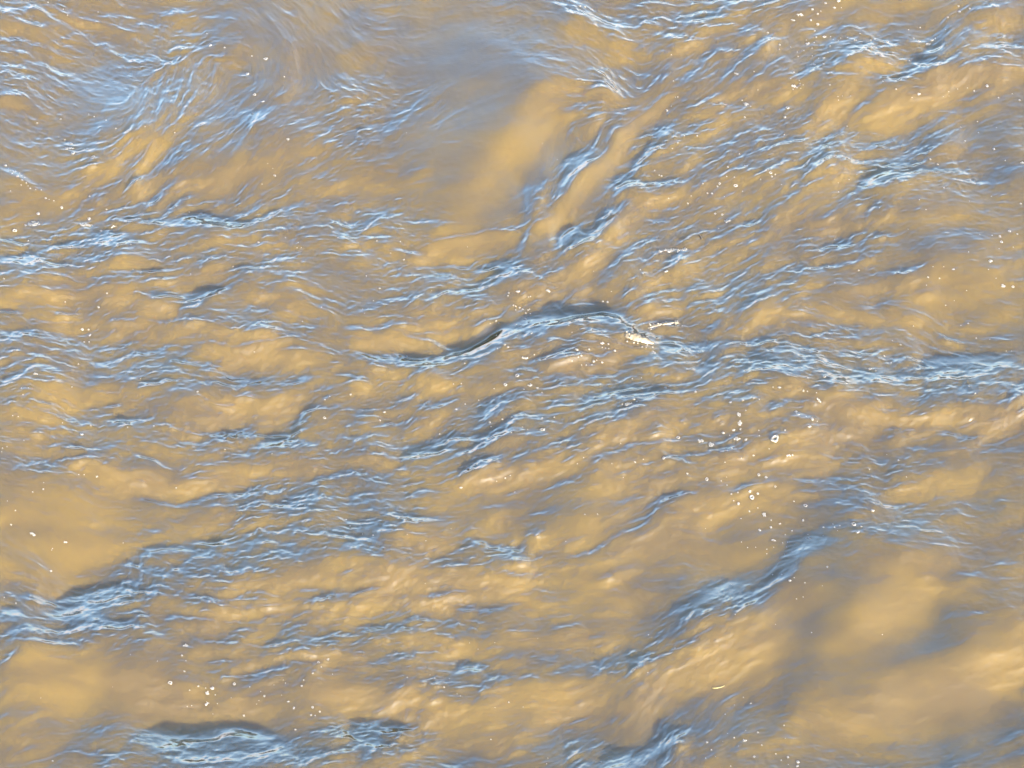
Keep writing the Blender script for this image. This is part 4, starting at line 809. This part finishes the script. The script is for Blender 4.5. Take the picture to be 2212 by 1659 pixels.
def froth_pad(bm, rng, a_, b_, h, hole=0.0, n=18, at=(0, 0), holes_off=(0, 0)):
    """Low mound of froth with an uneven rim; hole > 0 leaves a ring."""
    ang_, r = blob_outline(rng, n)
    prof = [(1.0, -0.15), (0.97, 0.30), (0.82, 0.75), (0.6, 1.0), (0.32, 1.08)] if hole <= 0 else \
        [(1.0, -0.15), (0.97, 0.4), (hole + (1 - hole) * .72, 0.95), (hole + (1 - hole) * .4, 1.0), (hole * 1.1, 0.5), (hole, -0.15)]
    rows = []
    for q_, z in prof:
        row = []
        for i in range(n):
            w_ = r[i] if q_ > 0.9 else 1 + (r[i] - 1) * q_
            bump = 1 + 0.22 * rng.normal() if 0.2 < q_ < 0.95 else 1
            ox_, oy_ = (holes_off[0] * (1 - q_), holes_off[1] * (1 - q_))
            row.append(bm.verts.new((at[0] + a_ * (q_ * w_ * math.cos(ang_[i]) + ox_), at[1] + b_ * (q_ * w_ * math.sin(ang_[i]) + oy_), h * z * bump)))
        rows.append(row)
    for j in range(len(rows) - 1):
        for i in range(n):
            bm.faces.new((rows[j][i], rows[j][(i + 1) % n], rows[j + 1][(i + 1) % n], rows[j + 1][i]))
    if hole <= 0:
        c = bm.verts.new((at[0], at[1], h * 1.1))
        for i in range(n):
            bm.faces.new((rows[-1][i], rows[-1][(i + 1) % n], c))


def dome(bm, x, y, r, h, n=10, z0=-0.1):
    rows = []
    for k in range(3):
        t = k / 3 * math.pi / 2
        rows.append([bm.verts.new((x + r * math.cos(t) * math.cos(6.2832 * i / n), y + r * math.cos(t) * math.sin(6.2832 * i / n), h * (math.sin(t) + z0))) for i in range(n)])
    for j in range(2):
        for i in range(n):
            bm.faces.new((rows[j][i], rows[j][(i + 1) % n], rows[j + 1][(i + 1) % n], rows[j + 1][i]))
    c = bm.verts.new((x, y, h * (1 + z0)))
    for i in range(n):
        bm.faces.new((rows[-1][i], rows[-1][(i + 1) % n], c))


def froth_raft(bm, rng, a_, b_, r0):
    """Raft of packed bubbles, thinning out at the rim and broken by small gaps."""
    n = int(min(90, 2.4 * a_ * b_ / (r0 * r0)))
    for _ in range(n):
        t, q_ = rng.uniform(0, 6.283), math.sqrt(rng.uniform(0, 1))
        if rng.uniform() < 0.16:
            continue
        wob = 1 + 0.18 * math.sin(3 * t + a_ * 900) + 0.12 * math.sin(5 * t)
        rr = r0 * rng.uniform(0.55, 1.3)
        dome(bm, a_ * q_ * wob * math.cos(t), b_ * q_ * wob * math.sin(t), rr, rr * rng.uniform(0.4, 0.8), 8)


def set_pose(o, u, v, turn, lift=0.0):
    p, nn = place(u, v)
    zq = Vector((0, 0, 1)).rotation_difference(nn)
    o.rotation_mode = 'QUATERNION'
    o.rotation_quaternion = zq @ Matrix.Rotation(turn, 4, 'Z').to_quaternion()
    o.location = p + nn * lift


# metres on the water per sheet unit (across the view), at a given point
def scale_at(u, v):
    x0, y0 = to_plane(u - 5, v)
    x1, y1 = to_plane(u + 5, v)
    return math.hypot(x1 - x0, y1 - y0) / 10


ITEMS = []
for (cx, cy), txt in FOAM.items():
    for rec in txt.split():
        ring = rec.endswith('o')
        f = [float(c) for c in rec.rstrip('o').split(',')]
        a_ = f[2] / 3
        b_ = f[3] / 3 if len(f) > 3 else a_ * 0.82
        ITEMS.append([f[0] / 3 + OFF[0][cx], f[1] / 3 + OFF[1][cy], a_, b_, f[4] if len(f) > 4 else 0.0, ring])
ITEMS = [it for it in ITEMS if -4 < it[0] < FW + 4 and -4 < it[1] < FH + 4]
ITEMS.sort(key=lambda it: -it[2] * it[3])
MAXI = 290
BIG, SMALL = ITEMS[:MAXI], ITEMS[MAXI:]

# parts of the water one can name, for saying where a fleck floats: (phrase, u, v)
SPOTS = [
    ("on the blue eddy in the upper left corner", 150, 190), ("on the stripe waves in the top left corner", 150, 40),
    ("along the slanting froth seam at the left edge", 60, 395), ("on the diagonal tan humps below the eddy", 240, 370),
    ("beside the level crest low in upper left", 130, 480), ("on brown water right of the eddy", 560, 190),
    ("on the smooth lilac slick at upper middle", 880, 230), ("on choppy water under the upper left crest", 620, 530),
    ("on the V-shaped crest at the top middle", 1290, 60), ("on the tall diagonal ridge beside the slick", 1400, 300),
    ("in the foam drift at the top right", 1750, 60), ("on dark ripples under the top foam drift", 1770, 130),
    ("by the blue crease near the top right", 2020, 80), ("on the bright golden upper right swell", 2060, 190),
    ("on the golden brow left of that swell", 1720, 200), ("on the ripple fan right of the ridge", 1560, 400),
    ("around the forked blue upper right crest", 1800, 330), ("on grey blue water at the upper right edge", 2130, 340),
    ("near the small dark twig", 1500, 500), ("on brown water at the right edge", 2150, 540),
    ("on the bubbly hump above the central trough", 1140, 650), ("in the central dark trough", 1080, 715),
    ("around the white breaking crest", 1330, 750), ("on humps just below the breaking crest", 1200, 800),
    ("on lumpy tan waves at middle left", 220, 680), ("on the wide brown middle left swell", 180, 880),
    ("below the left end of the dark trough", 900, 850), ("on close ripples at the very middle", 1090, 920),
    ("on sweeping ripples right of the middle", 1330, 870), ("in the blue choppy band right of centre", 1700, 780),
    ("where the blue band meets the right edge", 2060, 760), ("in the foam scatter under the blue band", 1590, 930),
    ("on ochre ripples right of the foam scatter", 1740, 910), ("in the foam ring group on ochre swell", 1640, 1060),
    ("below the right end of the ochre ripples", 1900, 1080), ("on brown hummocks above the blue band", 1950, 640),
    ("over the brown dip at lower right", 1730, 1150), ("on the blue streaked lower right crest", 1690, 1250),
    ("on cloudy golden water at lower right", 1850, 1380), ("near the yellow straw", 1540, 1500),
    ("right of the bottom right blue dip", 1620, 1610), ("on the ochre slope at lower left edge", 90, 1150),
    ("by the blue trough at lower left edge", 60, 1330), ("on the left of the bottom left swell", 340, 1450),
    ("in the foam cluster of the bottom left swell", 450, 1500), ("on the right of the bottom left swell", 640, 1500),
    ("around the bottom left blue hollow", 420, 1640), ("on level ripples at the lower middle", 900, 1200),
    ("on ochre ripples at the lower middle", 1060, 1130), ("on rounded swells at the bottom middle", 1080, 1530),
    ("on the bottom right blue dip", 1330, 1640),
]
ORD = ["first", "second", "third", "fourth", "fifth", "sixth", "seventh", "eighth", "ninth", "tenth", "eleventh", "twelfth", "thirteenth", "fourteenth",
       "fifteenth", "sixteenth", "seventeenth", "eighteenth", "nineteenth", "twentieth"]


def kind_of(it):
    u, v, a_, b_, turn, ring = it
    if ring:
        return "foam_ring"
    return "foam_raft" if a_ > 5.4 else ("foam_patch" if a_ > 3.2 else "foam_fleck")


LOOK = {"foam_ring": "froth ring round a bubble", "foam_raft": "ragged white bubble raft", "foam_patch": "rounded white froth patch", "foam_fleck": "tiny white foam fleck"}
bins = {}
for it in BIG:
    s_ = min(range(len(SPOTS)), key=lambda i: (SPOTS[i][1] - it[0]) ** 2 + ((SPOTS[i][2] - it[1]) * 1.25) ** 2)
    bins.setdefault((s_, kind_of(it)), []).append(it)
for (s_, kd), its in bins.items():
    its.sort(key=lambda t: t[0])
    for k, it in enumerate(its):
        where = SPOTS[s_][0]
        if len(its) == 1:
            lab = "lone %s %s" % (LOOK[kd], where)
        elif k == len(its) - 1:
            lab = "rightmost %s %s" % (LOOK[kd], where)
        elif k == 0:
            lab = "leftmost %s %s" % (LOOK[kd], where)
        else:
            lab = "%s from left %s %s" % (ORD[min(k, 19)], LOOK[kd], where)
        it.append(lab)

for num, it in enumerate(BIG):
    u, v, a_, b_, turn, ring, lab = it
    rng = np.random.default_rng(1000 + num)
    kd = kind_of(it[:6])
    sc = scale_at(u, v) * 0.76
    A, B = a_ * sc, b_ * sc * (1.18 if b_ > 0.6 * a_ else 1.0)
    hgt = 0.32 * min(A, B)
    bm = bmesh.new()
    if kd == "foam_ring":
        off = (rng.uniform(-.12, .12), rng.uniform(-.12, .12))
        hl = 0.46 if A < 0.012 else 0.36
        froth_pad(bm, rng, A, B, hgt, hl, 20, holes_off=off)
        for _ in range(int(4 + A * 300)):
            t = rng.uniform(0, 6.283)
            dome(bm, A * .78 * math.cos(t), B * .78 * math.sin(t), A * rng.uniform(.1, .2), hgt * rng.uniform(.9, 1.3), 7)
    elif kd == "foam_raft":
        froth_pad(bm, rng, A * 0.62, B * 0.5, hgt * 0.45, 0, 22)
        froth_raft(bm, rng, A, B, max(0.0036, min(0.3 * B, 0.007)))
    else:
        froth_pad(bm, rng, A, B, hgt, 0, 14)
        for _ in range(5 if kd == "foam_patch" else 2):
            t, q_ = rng.uniform(0, 6.283), rng.uniform(.3, .95)
            dome(bm, A * q_ * math.cos(t), B * q_ * math.sin(t), A * rng.uniform(.2, .38), hgt * rng.uniform(.8, 1.3), 7)
    o = link(kd, bm, M_SPECK if kd == 'foam_fleck' else M_FOAM)
    set_pose(o, u, v, -math.radians(turn) + (rng.uniform(-.5, .5) if b_ > 0.7 * a_ else 0), 0.0006)
    if kd == "foam_ring":
        bm = bmesh.new()
        dome(bm, A * off[0] * 0.7, B * off[1] * 0.7, min(A, B) * hl * 1.2, hgt * 0.7, 12)
        link("bubble", bm, M_BUB, o)
    o["label"] = lab
    o["category"] = "foam"
    o["group"] = {"foam_ring": "rings of froth on the river", "foam_raft": "rafts of bubbles on the river", "foam_patch": "small froth patches on the river", "foam_fleck": "foam flecks on the river"}[kd]

bm = bmesh.new()
for it in SMALL:
    p, nn = place(it[0], it[1])
    r_ = 0.72 * it[2] * scale_at(it[0], it[1])
    dome(bm, p.x, p.y, r_, r_ * 0.7, 7)
    bm.verts.ensure_lookup_table()
    for vv in bm.verts[-22:]:
        vv.co.z += p.z
o = link("foam_specks", bm, M_SPECK)
o["kind"] = "stuff"
o["label"] = "smallest white foam specks sprinkled over the whole brown river"


# the breaking crest at the heart of the river: two lumpy heaps of churned froth
def froth_crest(label, pts, width, seed):
    rng = np.random.default_rng(seed)
    P = smooth_line(np.array(pts) / 3 + (OFF[0][1], OFF[1][1]), 7)
    pos = [place(a, b)[0] for a, b in P]
    mid = pos[len(pos) // 2].copy()
    n, wv = len(pos), 9
    bm = bmesh.new()
    rows = []
    for i, p in enumerate(pos):
        t = (pos[min(i + 1, n - 1)] - pos[max(i - 1, 0)]).normalized()
        s_ = Vector((0, 0, 1)).cross(t).normalized()
        tap = math.sin(math.pi * (0.12 + 0.80 * i / (n - 1))) ** 0.7 * (1 + 0.08 * rng.normal())
        row = []
        for j in range(wv):
            q_ = j / (wv - 1) * 2 - 1
            zz = math.sqrt(max(0, 1 - q_ * q_))
            off = s_ * (width * tap * q_ * (1 + 0.05 * rng.normal()))
            w_ = p + off
            z = max(height_at(w_.x, w_.y), p.z - 0.012) + width * 0.75 * tap * zz * (1 + 0.14 * rng.normal()) - 0.003
            row.append(bm.verts.new((w_.x - mid.x, w_.y - mid.y, z - mid.z)))
        rows.append(row)
    for i in range(n - 1):
        for j in range(wv - 1):
            bm.faces.new((rows[i][j], rows[i + 1][j], rows[i + 1][j + 1], rows[i][j + 1]))
    for row in (rows[0], rows[-1]):
        bm.faces.new(row)
    bmesh.ops.recalc_face_normals(bm, faces=bm.faces)
    crest = bpy.data.objects.new("breaking_crest", None)
    crest.location = mid
    COL.objects.link(crest)
    link("froth_mound", bm, M_CREST, crest)
    bm = bmesh.new()
    for _ in range(20):
        i = rng.integers(0, n)
        t = rng.uniform(-1.5, 1.6)
        x_, y_ = pos[i].x + rng.normal(0, .008), pos[i].y + t * width
        r_ = rng.uniform(0.002, 0.0055)
        dome(bm, x_ - mid.x, y_ - mid.y, r_, r_ * 0.8, 8)
        bm.verts.ensure_lookup_table()
        top = width * 0.7 * max(0, 1 - t * t) ** .5
        for vv in bm.verts[-25:]:
            vv.co.z += max(height_at(x_, y_), pos[i].z - .012) + top - mid.z
    link("bubbles", bm, M_SPECK, crest)
    crest["label"] = label
    crest["category"] = "breaking wave"


froth_crest("short creamy white breaking crest at the end of the central dark trough", [(1840, 515), (1880, 518), (1930, 532), (1980, 548), (2025, 566)], 0.023, 5)
froth_crest("lower bubbly froth ledge just right of the creamy breaking crest", [(1985, 470), (2030, 452), (2090, 440), (2150, 432), (2200, 440)], 0.010, 9)


def stick(name, label, cat, mat, p0, p1, r, bend, knot):
    (a, b), (c, d) = p0, p1
    A_, _ = place(a, b)
    B_, _ = place(c, d)
    mid = (A_ + B_) / 2
    ax_ = (B_ - A_)
    side = Vector((0, 0, 1)).cross(ax_).normalized()
    bm = bmesh.new()
    rows = []
    N_, K = 9, 8
    for i in range(N_):
        t = i / (N_ - 1)
        c_ = A_ + ax_ * t + side * bend * math.sin(math.pi * t) + Vector((0, 0, r * 0.6)) - mid
        rr = r * (1 - 0.35 * t) * (1.25 if i == knot else 1)
        rows.append([bm.verts.new(c_ + side * rr * math.cos(6.2832 * k / K) + Vector((0, 0, rr * math.sin(6.2832 * k / K)))) for k in range(K)])
    for i in range(N_ - 1):
        for k in range(K):
            bm.faces.new((rows[i][k], rows[i][(k + 1) % K], rows[i + 1][(k + 1) % K], rows[i + 1][k]))
    bm.faces.new(rows[0])
    bm.faces.new(rows[-1])
    bmesh.ops.recalc_face_normals(bm, faces=bm.faces)
    o = link(name, bm, mat)
    o.location = mid
    o["label"] = label
    o["category"] = cat
    return o


def sheet(cx, cy, x, y):
    return x / 3 + OFF[0][cx], y / 3 + OFF[1][cy]


stick("twig", "short black twig floating among tan ripples in the upper right", "twig", M_TWIG, sheet(2, 0, 107, 1526), sheet(2, 0, 123, 1553), 0.0042, 0.002, 6)
stick("straw", "thin yellow straw floating on smooth golden water", "straw", M_STRAW, sheet(2, 2, 193, 1144), sheet(2, 2, 272, 1128), 0.0026, -0.004, 3)
